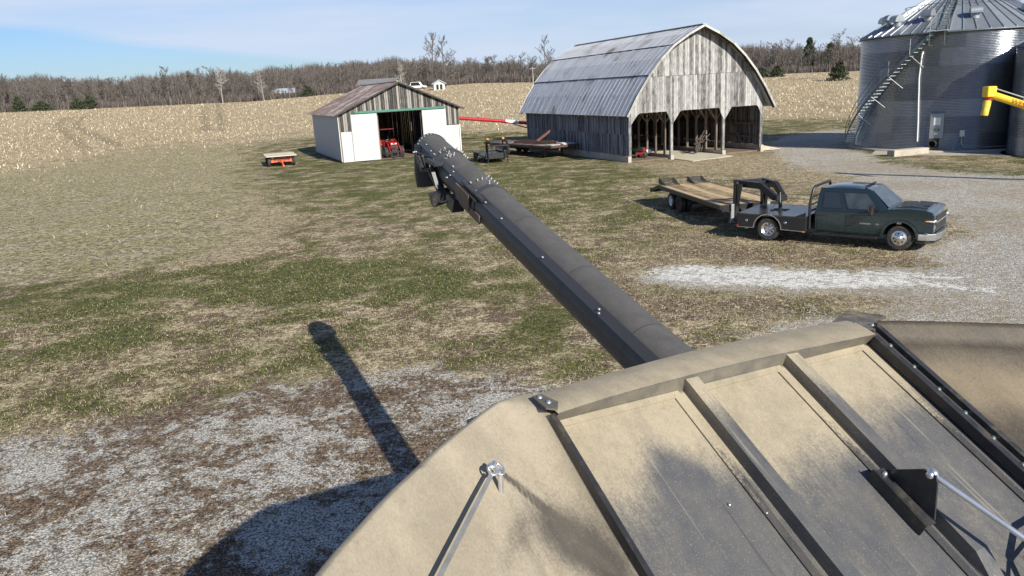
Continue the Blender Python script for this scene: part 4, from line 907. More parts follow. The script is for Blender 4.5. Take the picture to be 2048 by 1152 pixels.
bin_wall(binA, BR, BZ, 7); bin_roof(binA, BR, EV + 0.02, AP, 52)
for d_, rr in ((-88, 5.1), (-76, 5.3), (-52, 5.0), (-20, 5.1), (22, 5.0), (60, 5.0), (100, 5), (140, 5), (180, 5), (-130, 5)): bin_vent(binA, BR, EV, AP, d_, rr, 0.95)
b = MB(); b.lathe([(0.01, -0.3), (BR + 0.5, -0.3), (BR + 0.5, 0.12), (BR + 0.44, 0.15), (0.01, 0.15)], 72); b.build('pad', MAT['concrete'], binA)
cylp = lambda deg, rr, z: (rr * math.sin(R(deg)), -rr * math.cos(R(deg)), z)
# roof safety ring
b = MB(); ring = [on_roof(BR, EV, AP, R(d_), 3.6) + Vector((0, 0, 0.28)) for d_ in range(0, 361, 5)]; b.tube(ring, 0.022, 5)
for d_ in range(0, 360, 15): p = on_roof(BR, EV, AP, R(d_), 3.6); b.tube([p, p + Vector((0, 0, 0.29))], 0.015, 4)
b.build('roof_ring', MAT['stair'], binA)
# roof ladder from the platform at the eave
b = MB(); dl = -38.0
for s_ in (-1, 1):
    pts = []
    for rr in np.arange(0.9, BR + 0.2, 0.5): p = on_roof(BR, EV, AP, R(dl), rr) + Vector((math.cos(R(dl)) * 0.28 * s_, math.sin(R(dl)) * 0.28 * s_, 0.16)); pts.append(p)
    b.tube(pts, 0.03, 5)
for rr in np.arange(0.9, BR + 0.1, 0.42):
    p = on_roof(BR, EV, AP, R(dl), rr) + Vector((0, 0, 0.16)); t = Vector((math.cos(R(dl)), math.sin(R(dl)), 0)); b.beam(p - t * 0.28, p + t * 0.28, 0.09, 0.03)
b.build('roof_ladder', MAT['stair'], binA)
# outside stair winding up the left side
n_st = 34; a_lo, a_hi = -110.0, -41.0; r0, r1 = BR + 0.12, BR + 0.78
spl = lambda t: (a_lo + (a_hi - a_lo) * t, BZ + 0.2 + (EV - BZ - 0.25) * (t ** 1.1))
b = MB()
for q in range(n_st):
    t = q / (n_st - 1); dg, z = spl(t); dw = 1.05
    vs = [cylp(dg - dw, r0, z), cylp(dg + dw, r0, z), cylp(dg + dw, r1, z), cylp(dg - dw, r1, z)]
    vs += [(x, y, z_ + 0.05) for x, y, z_ in vs]; b.add(vs, [(0, 3, 2, 1), (4, 5, 6, 7), (0, 1, 5, 4), (1, 2, 6, 5), (2, 3, 7, 6), (3, 0, 4, 7)])
b.build('stair_tread', MAT['tread'], binA)
for rr in (r1, r0 - 0.02):
    b = MB(); n_ = 40
    for q in range(n_):
        (d0, z0), (d1, z1) = spl(q / n_), spl((q + 1) / n_)
        vs = [cylp(d0, rr, z0 - 0.10), cylp(d1, rr, z1 - 0.10), cylp(d1, rr, z1 + 0.17), cylp(d0, rr, z0 + 0.17), cylp(d0, rr + .02, z0 - 0.10), cylp(d1, rr + .02, z1 - 0.10), cylp(d1, rr + .02, z1 + 0.17), cylp(d0, rr + .02, z0 + 0.17)]
        b.add(vs, [(0, 3, 2, 1), (4, 5, 6, 7), (0, 1, 5, 4), (2, 3, 7, 6)])
    b.build('stringer', MAT['stair'], binA)
b = MB()
for hh in (0.55, 1.05): b.tube([cylp(spl(q / 30)[0], r1 + 0.02, spl(q / 30)[1] + hh) for q in range(31)], 0.022, 5)
b.build('handrail', MAT['stair'], binA)
for q in range(7):
    t = q / 6.0; dg, z = spl(min(t, 0.97)); b = MB(); b.tube([cylp(dg, r1 + 0.02, z), cylp(dg, r1 + 0.02, z + 1.05)], 0.024, 5); b.build('rail_post', MAT['galv_part'], binA)
    if 0 < q < 6: b = MB(); b.tube([cylp(dg + 0.5, r1, z - 0.05), cylp(dg + 5.5, BR + 0.03, z - 0.85)], 0.028, 5); b.build('stair_brace', MAT['galv_part'], binA)
b = MB(); pl = (-44, -35)
vs = [cylp(pl[0], BR + 0.1, EV - 0.02), cylp(pl[1], BR + 0.1, EV - 0.02), cylp(pl[1], BR + 0.95, EV - 0.02), cylp(pl[0], BR + 0.95, EV - 0.02)]; vs += [(x, y, z + 0.06) for x, y, z in vs]
b.add(vs, [(0, 3, 2, 1), (4, 5, 6, 7), (0, 1, 5, 4), (1, 2, 6, 5), (2, 3, 7, 6), (3, 0, 4, 7)])
b.build('platform', MAT['tread'], binA)
b = MB()
for dg in (-35.2, -39.5): b.tube([cylp(dg, BR + 0.93, EV), cylp(dg, BR + 0.93, EV + 1.1)], 0.026, 5)
b.tube([cylp(-35.2, BR + 0.15, EV), cylp(-35.2, BR + 0.15, EV + 1.1)], 0.026, 5)
for hh in (0.55, 1.08):
    b.tube([cylp(-35.2, BR + 0.15, EV + hh), cylp(-35.2, BR + 0.93, EV + hh), cylp(-40, BR + 0.93, EV + hh)], 0.024, 5)
for dg in (-36, -43): b.tube([cylp(dg, BR + 0.9, EV - .03), cylp(dg, BR + 0.9, EV - 0.9)], 0.022, 4); b.tube([cylp(dg, BR + 0.9, EV - .9), cylp(dg, BR + 0.05, EV - 0.9)], 0.022, 4)
b.build('platform_rail', MAT['stair'], binA)
# wall fittings
b = MB(); cpath = [(-48.0, 6.75), (-48.4, 6.2), (-48.9, 5.0), (-48.6, 4.4), (-48.2, 3.4), (-47.6, 2.2), (-47.3, 1.2), (-47.2, 0.75)]
b.tube([cylp(d_, BR + 0.06, z) for d_, z in cpath], 0.045, 8); b.tube([cylp(-48.1, BR - 0.02, 6.62), cylp(-48.0, BR + 0.08, 6.72), cylp(-47.6, BR + 0.08, 6.70)], 0.07, 8)
b.build('conduit_pipe', MAT['white'], binA)
def on_wall(deg, rr): return Matrix.Translation(cylp(deg, rr, 0)) @ Matrix.Rotation(R(deg), 4, 'Z')
pn = bpy.data.objects.new('meter_panel', None)
b = MB(); b.M = on_wall(-37, BR + 0.02); b.box(-0.42, 0.42, -0.10, 0.02, 0.95, 2.62, bev=0.01); pn = b.build('meter_panel', MAT['galv_part'], binA)
b = MB(); b.M = on_wall(-37, BR + 0.02); b.box(-0.2, 0.22, -0.112, -0.101, 1.85, 2.35); b.box(-0.12, 0.10, -0.112, -0.101, 1.22, 1.34); b.build('label', MAT['white'], pn)
b = MB(); b.M = on_wall(-37, BR + 0.02); b.box(-0.16, -0.02, -0.125, -0.101, 1.5, 1.62); b.box(0.06, 0.2, -0.125, -0.101, 1.46, 1.62); b.build('switch', MAT['dark_galv'], pn)
b = MB(); b.M = on_wall(-23.5, BR + 0.02); b.box(-0.15, 0.15, -0.12, 0.02, 1.05, 1.48, bev=0.01); b.build('junction_box', MAT['galv_part'], binA)
b = MB(); b.tube([cylp(-23.5, BR + 0.08, 1.05), cylp(-23.5, BR + 0.08, 0.55), cylp(-22, BR + 0.1, 0.35), cylp(-10, BR + 0.12, 0.32), cylp(6, BR + 0.14, 0.34)], 0.03, 6); b.tube([cylp(-24, BR + 0.08, 0.6), cylp(-28, BR + 0.2, 0.2)], 0.03, 6); b.build('pipe', MAT['galv_part'], binA)
b = MB(); b.M = on_wall(-38, BR); b.lathe([(0.22, -0.7), (0.22, 0.05)], 14, 'Y', (0, 0, 0.62)); b.box(-0.3, 0.3, -0.12, 0, 0.3, 0.98); b.build('unload_spout', MAT['black_dull'], binA)
b = MB(); rr = BR + 0.04
for (d0, d1, z0, z1) in ((-99, -62, 0.25, 1.85), (-99, -75, 1.87, 3.0)): pass
o = thing('bin_apron', BP(0, 0), 0); bpy.data.objects.remove(o)
o = MB().box(-1.6, 1.2, -0.35, 0.35, -0.2, 0.42, bev=0.02).build('concrete_block', MAT['concrete']); o.location = (27.6, 52.6, 0); o.rotation_euler = (0, 0, 0.25); tag(o, 'low concrete block on the ground in front of the big bin', 'block')
o = MB().prism([(25.6, 54.0), (30.2, 50.6), (33.5, 46.2), (37, 42.5), (41, 45), (38, 56), (28, 58)], -0.1, 0.05, 'Z').build('apron', MAT['concrete']); tag(o, kind='structure')
# smaller bin at the frame's right edge: tangent to the sight line at azimuth 32.87
r2 = 3.3; cx2, cy2 = 35.45, 48.6
binB = thing('grain_bin', (cx2, cy2, 0), 0, 'smaller dark shaded grain bin at the right edge behind the yellow auger', 'grain bin')
bin_wall(binB, r2, 0.05, 6, 120); bin_roof(binB, r2, 6.76 + .02, 6.76 + 1.9, 36)
bin_vent(binB, r2, 6.77, 8.66, -72, 2.6, 0.75); bin_vent(binB, r2, 6.77, 8.66, 20, 2.6, 0.75)
b = MB(); b.lathe([(0.01, -0.3), (r2 + 0.35, -0.3), (r2 + 0.35, 0.0), (r2 + 0.3, 0.05), (0.01, 0.05)], 60); b.build('pad', MAT['black_dull'], binB)

# ---------------------------------------------------------------- portable augers
def auger(name, p0, p1, r, mat, label, dec=None):
    """inclined tube from discharge end p0 to intake end p1, with drive shaft, on a wheeled undercarriage"""
    p0, p1 = Vector(p0), Vector(p1); e = thing(name, (p1.x, p1.y, 0), 0, label, 'auger'); o_ = Vector((p1.x, p1.y, 0)); a_, c_ = p0 - o_, p1 - o_
    MB().tube([a_, c_], r, 20).build('tube', mat, e)
    d = (c_ - a_).normalized(); sd = d.cross(Vector((0, 0, 1))).normalized(); u_ = sd.cross(d)
    L = (c_ - a_).length
    b = MB(); off = u_ * (r + 0.14); b.tube([a_ + off, c_ + off], 0.028, 8); b.build('drive_shaft', MAT['galv_part'], e)
    b = MB()
    for q in range(1, int(L / 1.4)): p = a_ + d * q * 1.4; b.beam(p + u_ * r * 0.9, p + u_ * (r + 0.16), 0.05, 0.03)
    b.build('bracket', MAT['galv_part'], e)
    m = a_ + d * L * 0.45
    b = MB()
    for s_ in (-1, 1):
        b.beam(m + sd * s_ * 0.15, Vector((c_.x, c_.y, 0.4)) * 0.5 + Vector((m.x, m.y, 0)) * 0.5 + sd * s_ * 1.1 + Vector((0, 0, 0.3)), 0.07, 0.07)
        b.beam(a_ + d * L * 0.8, Vector((c_.x, c_.y, 0)) * 0.5 + Vector((m.x, m.y, 0)) * 0.5 + sd * s_ * 1.1 + Vector((0, 0, 0.45)), 0.07, 0.07)
    b.build('undercarriage', mat, e)
    for s_ in (-1, 1):
        q = Vector((c_.x, c_.y, 0)) * 0.5 + Vector((m.x, m.y, 0)) * 0.5 + sd * s_ * 1.2; b = MB(); b.M = Matrix.Translation(q) @ Matrix.Rotation(math.atan2(sd.y, sd.x) - PI / 2, 4, 'Z')
        b.lathe([(0.02, -0.1), (0.3, -0.1), (0.36, -0.05), (0.36, 0.05), (0.3, 0.1), (0.02, 0.1)], 20, 'Y', (0, 0, 0.36)); b.build('wheel', MAT['rubber'], e)
    return e, a_, c_, d, sd, u_
# yellow one by the bins
yp0, yd = Vector((23.55, 37.9, 4.33)), None
yp1 = Vector((28.6, 35.4, 1.6)); yp1 = Vector((31.5, 33.4, 0.7))
e, a_, c_, d, sd, u_ = auger('grain_auger', yp0, yp1, 0.175, MAT['yellow'], 'yellow portable auger with hooded spout in front of the right bin')
b = MB(); b.M = Matrix.Translation(a_); b.box(-0.28, 0.16, -0.24, 0.24, -0.12, 0.38, bev=0.03)
b.M = Matrix.Translation(a_) @ Matrix.Rotation(R(28), 4, 'Y'); 
b.build('gearbox_hood', MAT['yellow'], e)
b = MB(); b.M = Matrix.Translation(a_ + Vector((-0.08, 0, -0.1))) @ Matrix.Rotation(R(-6), 4, 'Y'); b.tube([(0, 0, 0.05), (0, 0, -0.22)], 0.16, 16); b.build('spout_collar', MAT['red_paint'], e)
b = MB(); b.M = Matrix.Translation(a_ + Vector((-0.11, 0, -0.28))) @ Matrix.Rotation(R(8), 4, 'Y'); b.tube([(0, 0, 0), (0, 0, -0.2), (0.01, 0, -0.42), (0, 0, -0.70), (0, 0, -0.72)], [0.17, 0.18, 0.165, 0.175, 0.155], 16); b.build('canvas_spout', simple('yellow_spout', (0.74, 0.56, 0.08), 0.7, 0, 0.25, 5, 0.3, (0.45, 0.35, 0.12)), e)
# lettering runs down the tube's camera side
nrm = (-(d.cross(Vector((0, 0, 1))))).normalized()
if nrm.y > 0: nrm = -nrm
upv = nrm.cross(d).normalized()
if upv.z < 0: upv = -upv
Mx = Matrix((d, upv, d.cross(upv))).transposed().to_4x4()
lt = lettering('WESTFIELD', 0.30, MAT['red_paint'], e, (0, 0, 0), (0, 0, 0), 0.004, 'lettering')
fn = d.cross(upv).normalized()
Mx = Matrix(((d.x, upv.x, fn.x, 0), (d.y, upv.y, fn.y, 0), (d.z, upv.z, fn.z, 0), (0, 0, 0, 1)))
lt.matrix_local = Matrix.Translation(a_ + d * 0.95 - upv * 0.08 + fn * 0.18) @ Mx
# red one lying behind the shed and the barn
e, a_, c_, d, sd, u_ = auger('grain_auger', (-7.6, 92.6, 3.05), (9.6, 92.4, 0.95), 0.20, MAT['red_paint'], 'long red auger reaching from behind the shed to the barn')
b = MB(); b.M = Matrix.Identity(4); p = a_ + d * 8.0; b.tube([p, p + d * 1.55], 0.212, 20); b.build('decal', MAT['white'], e)
b = MB(); p = a_ + d * 10.3; b.tube([p, p + d * 6.6], 0.206, 20); b.build('lower_tube', MAT['rustmetal'], e)
b = MB(); p = a_ + d * 5.6; b.beam(p, p + Vector((0, 0, 0.9)), 0.06, 0.06); b.build('mast', MAT['red_paint'], e)

# ---------------------------------------------------------------- wheels and vehicles
def wheel(parent, loc, r, wdt, rim_m, side=-1, name='wheel', dish=0.0, rim_r=0.58, lugs=0, tyre_m=None):
    """wheel with axle along local y; side -1: outer face towards -y"""
    root = bpy.data.objects.new(name, None)
    b = MB(); h = wdt / 2; s_ = r * 0.06; ri = r * rim_r
    b.lathe([(ri, -h * 0.85), (r * 0.86, -h), (r * 0.96, -h * 0.92), (r, -h * 0.7), (r, h * 0.7), (r * 0.96, h * 0.92), (r * 0.86, h), (ri, h * 0.85)], 40, 'Y')
    if lugs:
        for q in range(lugs):
            t = 2 * PI * q / lugs
            for sg in (-1, 1):
                tt = t + (PI / lugs if sg > 0 else 0); p0 = Vector((r * 1.0 * math.cos(tt), 0.0, r * 1.0 * math.sin(tt))); p1 = Vector((r * 0.98 * math.cos(tt + 0.22), sg * h * 0.95, r * 0.98 * math.sin(tt + 0.22)))
                b.beam(p0, p1, r * 0.07, r * 0.09, upv=(math.cos(tt), 0, math.sin(tt)))
    o = b.build(name, tyre_m or MAT['rubber'], parent); o.location = loc
    b = MB(); f = side * h
    y0 = f * 0.80; yd = f * (0.8 - dish)
    b.lathe([(ri * 1.03, f * 0.9), (ri * 0.97, f * 0.86), (ri * 0.86, yd), (ri * 0.45, yd + side * 0.01), (ri * 0.34, yd + side * 0.05), (ri * 0.26, yd + side * 0.06), (0.002, yd + side * 0.06)], 40, 'Y')
    b.build('rim', rim_m, o)
    b = MB()
    for q in range(8):
        t = 2 * PI * q / 8; b.lathe([(0.002, yd - side * 0.004 if False else yd + side * 0.012), (ri * 0.11, yd + side * 0.012), (ri * 0.11, yd + side * 0.006)], 10, 'Y', (ri * 0.66 * math.cos(t), 0, ri * 0.66 * math.sin(t)))
    b.build('hand_holes', MAT['black_dull'], o)
    return o
k = NT('truck_paint'); k.col((0.016, 0.032, 0.036)).set(0.22, 0.35, 0.5, 0.8); MAT['truck'] = k.m
k = NT('car_glass'); k.col((0.02, 0.025, 0.03)).set(0.05, 0.0, 0.8); MAT['glass'] = k.m
MAT['glass2'] = simple('clearer_glass', (0.045, 0.058, 0.066), 0.06, 0.1, 0.5, 2.0)
k = NT('bed_steel'); k.col(k.ramp(k.noise(2.0, 4, 0.6), [(0.35, (0.045, 0.045, 0.05)), (0.65, (0.075, 0.075, 0.082))])).set(0.28, 0.5); MAT['bedsteel'] = k.m

TO = (10.15, 28.37, 0); TY = R(-40.56)
truck = thing('pickup_truck', TO, TY, 'dark green crew-cab truck with black flat steel bed and dual rear wheels', 'pickup truck')
def arc(cx, cz, r_, a0, a1, n_=12): return [(cx + r_ * math.cos(R(a0 + (a1 - a0) * i_ / n_)), cz + r_ * math.sin(R(a0 + (a1 - a0) * i_ / n_))) for i_ in range(n_ + 1)]
FA = 4.38
prof = [(1.60, 0.44), (1.60, 1.18), (2.8, 1.20), (3.90, 1.25), (4.02, 1.335), (4.6, 1.375), (5.12, 1.345), (5.31, 1.29), (5.37, 1.18), (5.37, 0.62), (4.95, 0.60)] + arc(FA, 0.44, 0.50, 8, 172, 14) + [(3.84, 0.42)]
b = MB(); b.prism(prof, -0.99, 0.99, 'Y'); b.build('body', MAT['truck'], truck, bevel=0.04)
b = MB(); b.prism([(4.08, 1.35), (4.6, 1.405), (5.05, 1.365), (5.2, 1.31), (5.1, 1.2), (4.08, 1.2)], -0.55, 0.55, 'Y'); o = b.build('hood_bulge', MAT['truck'], truck, bevel=0.03)
b = MB(); b.box(4.85, 5.06, -0.20, 0.20, 1.36, 1.392); b.build('hood_vent', MAT['black'], truck)
# cab greenhouse
def quadP(a_, c_, e_, g_, s, t): a_, c_, e_, g_ = map(Vector, (a_, c_, e_, g_)); return (a_.lerp(c_, s)).lerp(g_.lerp(e_, s), t)
gb = [(1.61, 0.965), (3.99, 0.955)]; gt = [(1.73, 0.76), (3.36, 0.755)]
b = MB(); zb, zt, zc = 1.14, 1.95, 2.03
vs = [(1.61, -0.975, zb), (4.15, -0.965, zb), (4.15, 0.965, zb), (1.61, 0.975, zb), (1.72, -0.78, zt), (3.34, -0.77, zt), (3.34, 0.77, zt), (1.72, 0.78, zt), ]
b.add(vs, [(0, 1, 5, 4), (1, 2, 6, 5), (2, 3, 7, 6), (3, 0, 4, 7), (4, 5, 6, 7)]); b.build('cab', MAT['truck'], truck, bevel=0.03)
V_ = []; ns, nt = 16, 16
for i_ in range(ns + 1):
    for j_ in range(nt + 1):
        p_, q_ = i_ / ns * 2 - 1, j_ / nt * 2 - 1; V_.append((2.53 + p_ * 0.80, q_ * 0.765, 1.945 + 0.085 * (1 - abs(p_) ** 3) * (1 - abs(q_) ** 3)))
ii, jj = np.meshgrid(np.arange(ns), np.arange(nt), indexing='ij'); F_ = np.stack([ii * (nt + 1) + jj, (ii + 1) * (nt + 1) + jj, (ii + 1) * (nt + 1) + jj + 1, ii * (nt + 1) + jj + 1], -1).reshape(-1, 4)
raw_mesh('roof', V_, F_, MAT['truck'], truck, smooth=True)
for sy in (-1, 1):
    a_, c_, e_, g_ = (1.61, 0.975 * sy, zb), (4.15, 0.965 * sy, zb), (3.34, 0.77 * sy, zt), (1.72, 0.78 * sy, zt)
    nn = Vector((0, sy, 0.22)).normalized()
    for (s0, s1, t0, t1, m_, sk) in ((0.10, 0.37, 0.18, 0.82, 'glass', 0.0), (0.455, 0.775, 0.18, 0.82, 'glass2', 0.085)):
        b = MB(); P = [quadP(a_, c_, e_, g_, s0, t0), quadP(a_, c_, e_, g_, s1 + sk, t0), quadP(a_, c_, e_, g_, s1 + sk * 1.2, t1), quadP(a_, c_, e_, g_, s0 - 0.0, t1)]
        P = [p + nn * 0.004 for p in P] + [p + nn * 0.010 for p in P]
        b.add(P, [(0, 3, 2, 1), (4, 5, 6, 7), (0, 1, 5, 4), (1, 2, 6, 5), (2, 3, 7, 6), (3, 0, 4, 7)]); win = b.build('window', MAT[m_], truck)
        b = MB(); Q = [quadP(a_, c_, e_, g_, s0 - 0.008, t0 - 0.025) + nn * 0.006, quadP(a_, c_, e_, g_, s1 + sk + 0.008, t0 - 0.025) + nn * 0.006, quadP(a_, c_, e_, g_, s1 + sk * 1.2 + 0.008, t1 + 0.03) + nn * 0.006, quadP(a_, c_, e_, g_, s0 - 0.008, t1 + 0.03) + nn * 0.006]
        for i_ in range(4): b.beam(Q[i_], Q[(i_ + 1) % 4], 0.022, 0.014, upv=nn)
        b.build('window_trim', MAT['black'], win)
b = MB(); P = [Vector(p) for p in ((3.975, -0.86, 1.37), (3.975, 0.86, 1.37), (3.40, 0.70, 1.905), (3.40, -0.70, 1.905))]; nn = Vector((0.75, 0, 0.66)).normalized()
P = [p + nn * -0.004 for p in P] + [p + nn * 0.012 for p in P]; b.add(P, [(0, 3, 2, 1), (4, 5, 6, 7), (0, 1, 5, 4), (1, 2, 6, 5), (2, 3, 7, 6), (3, 0, 4, 7)]); b.build('windshield', MAT['glass2'], truck)
b = MB(); P = [Vector(p) for p in ((1.60, -0.7, 1.25), (1.60, 0.7, 1.25), (1.70, 0.62, 1.88), (1.70, -0.62, 1.88))]; P = P + [p + Vector((-0.012, 0, 0)) for p in P]; b.add(P, [(0, 3, 2, 1), (4, 5, 6, 7), (0, 1, 5, 4), (1, 2, 6, 5), (2, 3, 7, 6), (3, 0, 4, 7)]); b.build('rear_window', MAT['glass'], truck)
for sy in (-1, 1):
    for x0, x1 in ((1.70, 2.63), (2.66, 3.76)):
        b = MB()
        for (xa, xb, za, zb_) in ((x0, x1, 0.50, 1.11),):
            b.box(xa, xb, sy * 0.995 - 0.008, sy * 0.995 + 0.008, za, zb_)
        dr = b.build('door', MAT['truck'], truck, bevel=0.006)
        b = MB(); b.box(x0 + 0.04 if x0 > 2 else x0 + 0.05, x0 + 0.26, sy * 1.02 - 0.015, sy * 1.02 + 0.015, 1.02, 1.06, bev=0.006); b.build('handle', MAT['truck'], dr)
    b = MB(); b.box(1.66, 3.72, sy * 1.09 - 0.09, sy * 1.09 + 0.07, 0.34, 0.40, bev=0.015); b.build('running_board', MAT['black'], truck)
    # fender flare around the front arch
    b = MB(); A_ = arc(FA, 0.44, 0.50, -4, 184, 16); B_ = arc(FA, 0.44, 0.575, -4, 184, 16)
    b.prism(A_ + B_[::-1], sy * 0.985, sy * 1.075, 'Y'); b.build('fender_flare', MAT['truck'], truck, bevel=0.012)
    # mirror
    b = MB(); b.box(3.50, 3.60, sy * 1.02, sy * 1.16, 1.20, 1.24); b.box(3.52, 3.60, sy * 1.0 , sy * 1.14, 1.34, 1.37); mir_ = b.build('mirror_arm', MAT['black'], truck)
    b = MB(); y0, y1 = sorted((sy * 1.14, sy * 1.36)); b.box(3.47, 3.60, y0, y1, 1.14, 1.47, bev=0.03); mo = b.build('mirror', MAT['black'], truck)
    b = MB(); b.box(3.462, 3.469, y0 + 0.03, y1 - 0.03, 1.26, 1.43); b.build('mirror_glass', MAT['chrome'], mo)
    b = MB(); y0, y1 = sorted((sy * 0.74, sy * 1.0)); b.box(5.15, 5.395, y0, y1, 0.985, 1.04, bev=0.015); b.build('headlight', MAT['white'], truck)
    b = MB(); y0, y1 = sorted((sy * 0.94, sy * 1.003)); b.box(5.12, 5.25, y0, y1, 0.99, 1.03, bev=0.008); b.build('marker_light', MAT['amber'], truck)
    b = MB(); y0, y1 = sorted((sy * 0.78, sy * 0.95)); b.box(5.29, 5.39, y0, y1, 0.72, 0.88, bev=0.02); b.build('fog_light', MAT['chrome'], truck)
b = MB(); b.box(5.33, 5.39, -0.74, 0.74, 0.66, 1.17, bev=0.02); gr_ = b.build('grille', MAT['black'], truck)
b = MB(); b.box(5.375, 5.41, -0.76, 0.76, 0.93, 0.985, bev=0.01); b.build('grille_bar', MAT['chrome'], gr_)
bmp = [(-1.03, 4.94), (-1.03, 5.22), (-0.82, 5.44), (-0.3, 5.50), (0.3, 5.50), (0.82, 5.44), (1.03, 5.22), (1.03, 4.94), (0.97, 4.94), (0.95, 5.2), (0.78, 5.34), (-0.78, 5.34), (-0.95, 5.2), (-0.97, 4.94)]
b = MB(); b.prism([(x, y) for y, x in bmp], 0.38, 0.60, 'Z'); o = b.build('bumper', MAT['chrome'], truck, bevel=0.015)
b = MB(); b.prism([(x * 0.985, y * 0.96) for y, x in bmp], 0.27, 0.377, 'Z'); b.build('bumper_valance', MAT['black'], truck, bevel=0.01)
for y_ in (-0.5, -0.25, 0, 0.25, 0.5): b = MB(); b.box(3.10, 3.18, y_ - 0.05, y_ + 0.05, 2.00, 2.04, bev=0.008); b.build('roof_light', MAT['black'], truck)
for (x, y_, s_, nm) in ((FA, -0.90, -1, 0), (FA, 0.90, 1, 0)): wheel(truck, (x, y_, 0.41), 0.41, 0.24, MAT['alu'], s_, dish=-0.35)
for s_ in (-1, 1):
    wheel(truck, (0, s_ * 1.03, 0.41), 0.41, 0.235, MAT['alu'], s_, dish=1.1); wheel(truck, (0, s_ * 0.76, 0.41), 0.41, 0.235, MAT['black'], s_, dish=0.3)
# chassis
b = MB(); b.box(-1.0, 4.9, -0.45, -0.35, 0.42, 0.60); b.box(-1.0, 4.9, 0.35, 0.45, 0.42, 0.60); b.box(-0.15, 0.15, -0.7, 0.7, 0.30, 0.50); b.box(4.25, 4.5, -0.8, 0.8, 0.32, 0.46); b.box(1.62, 4.0, -0.9, 0.9, 0.46, 0.5); b.build('chassis', MAT['black_dull'], truck)
# flat bed
b = MB(); b.box(-1.18, 1.36, -1.2, 1.2, 0.885, 0.945, bev=0.01); bed = b.build('flat_bed', MAT['bedsteel'], truck)
b = MB(); b.box(-0.28, 0.28, -0.24, 0.24, 0.946, 0.956); b.build('hitch_plate', MAT['black_dull'], bed)
b = MB(); b.prism([(1.0, 0.945), (1.36, 1.10), (1.36, 0.945)], -1.2, -1.14, 'Y'); b.prism([(1.0, 0.945), (1.36, 1.10), (1.36, 0.945)], 1.14, 1.2, 'Y'); b.build('bed_gusset', MAT['black'], bed)
for s_ in (-1, 1):
    y0, y1 = sorted((s_ * 1.2, s_ * 0.74))
    b = MB(); b.prism([(-1.15, 0.44), (-1.15, 0.88), (1.36, 0.88), (1.36, 0.42), (0.50, 0.44)] + arc(0, 0.44, 0.50, 0, 180, 14)[1:], y0 + 0.004, y1, 'Y'); tb_ = b.build('tool_box', MAT['black'], truck)
    b = MB(); b.prism(arc(0, 0.44, 0.50, 0, 180, 14) + arc(0, 0.44, 0.53, 0, 180, 14)[::-1], s_ * 1.2, s_ * 1.213, 'Y'); b.beam((0.52, s_ * 1.205, 0.445), (1.33, s_ * 1.205, 0.425), 0.012, 0.02); b.beam((-0.52, s_ * 1.205, 0.445), (-1.14, s_ * 1.205, 0.445), 0.012, 0.02); b.build('bright_edge', MAT['alu'], tb_)
    for x in (-0.78, 0.66):
        b = MB(); b.lathe([(0.002, s_ * 1.212), (0.045, s_ * 1.212), (0.05, s_ * 1.2)], 16, 'Y', (x, 0, 0.70)); b.build('latch', MAT['chrome'], tb_)
    b = MB(); b.box(1.27, 1.36, s_ * 1.21 - 0.012, s_ * 1.21 + 0.012, 0.405, 0.435); b.build('marker_light', MAT['amber'], truck)
    b = MB(); b.box(-1.165, -1.09, s_ * 1.21 - 0.012, s_ * 1.21 + 0.012, 0.48, 0.51); b.build('marker_light', MAT['redlens'], truck)
    b = MB(); b.tube([(1.42, s_ * 0.93, 0.5), (1.42, s_ * 0.95, 1.4), (1.50, s_ * 0.88, 1.90), (1.52, s_ * 0.72, 1.99)], 0.05, 8); b.build('rack_post', MAT['black'], truck)
b = MB(); b.tube([(1.52, -0.72, 1.99), (1.52, 0.72, 1.99)], 0.05, 8)
for z in (1.35, 1.6): b.beam((1.44, -0.86, z), (1.44, 0.86, z), 0.03, 0.04)
b.tube([(1.42, -0.93, 1.12), (1.42, 0.93, 1.12)], 0.04, 8); b.build('rack_bars', MAT['black'], truck)
lettering('SILVERADO', 0.066, MAT['chrome'], truck, (3.13, -1.009, 0.80), (PI / 2, 0, 0), 0.003, 'lettering')
lettering('3500', 0.060, MAT['chrome'], truck, (3.62, -1.009, 0.80), (PI / 2, 0, 0), 0.003, 'lettering')
b = MB(); b.lathe([(0.002, 0), (0.03, 0.005), (0.035, 0.12), (0.02, 0.13)], 10, 'X', (-0.95, -0.9, 0.36)); b.build('exhaust', MAT['alu'], truck)

# gooseneck flatbed trailer hitched to the truck
trl = thing('flatbed_trailer', (9.6066, 30.2348, 0), math.atan2(-0.9895, 0.1444), 'black gooseneck trailer with long wooden plank deck hitched to the truck', 'trailer')
b = MB(); n_ = 11
for q in range(n_): y0 = -1.18 + 2.36 * q / n_; b.box(-7.08, -0.02, y0 + 0.005, y0 + 2.36 / n_ - 0.005, 0.905, 0.95)
b.build('deck_planks', MAT['deck'], trl)
b = MB()
for s_ in (-1, 1): y0, y1 = sorted((s_ * 1.28, s_ * 1.185)); b.box(-7.1, 0.04, y0, y1, 0.78, 0.955, bev=0.01)
b.box(-0.015, 0.05, -1.18, 1.18, 0.70, 0.96)
for y_ in (-0.45, 0.45): b.box(-7.9, 0.1, y_ - 0.05, y_ + 0.05, 0.52, 0.80)
for q in range(9): b.box(-7.0 + q * 0.85, -6.92 + q * 0.85, -1.18, 1.18, 0.80, 0.90)
b.prism([(-7.1, 0.955), (-8.25, 0.66), (-8.25, 0.52), (-7.1, 0.78)], -1.28, -1.19, 'Y'); b.prism([(-7.1, 0.955), (-8.25, 0.66), (-8.25, 0.52), (-7.1, 0.78)], 1.19, 1.28, 'Y'); b.box(-8.3, -8.22, -1.28, 1.28, 0.50, 0.68)
b.build('frame', MAT['black'], trl)
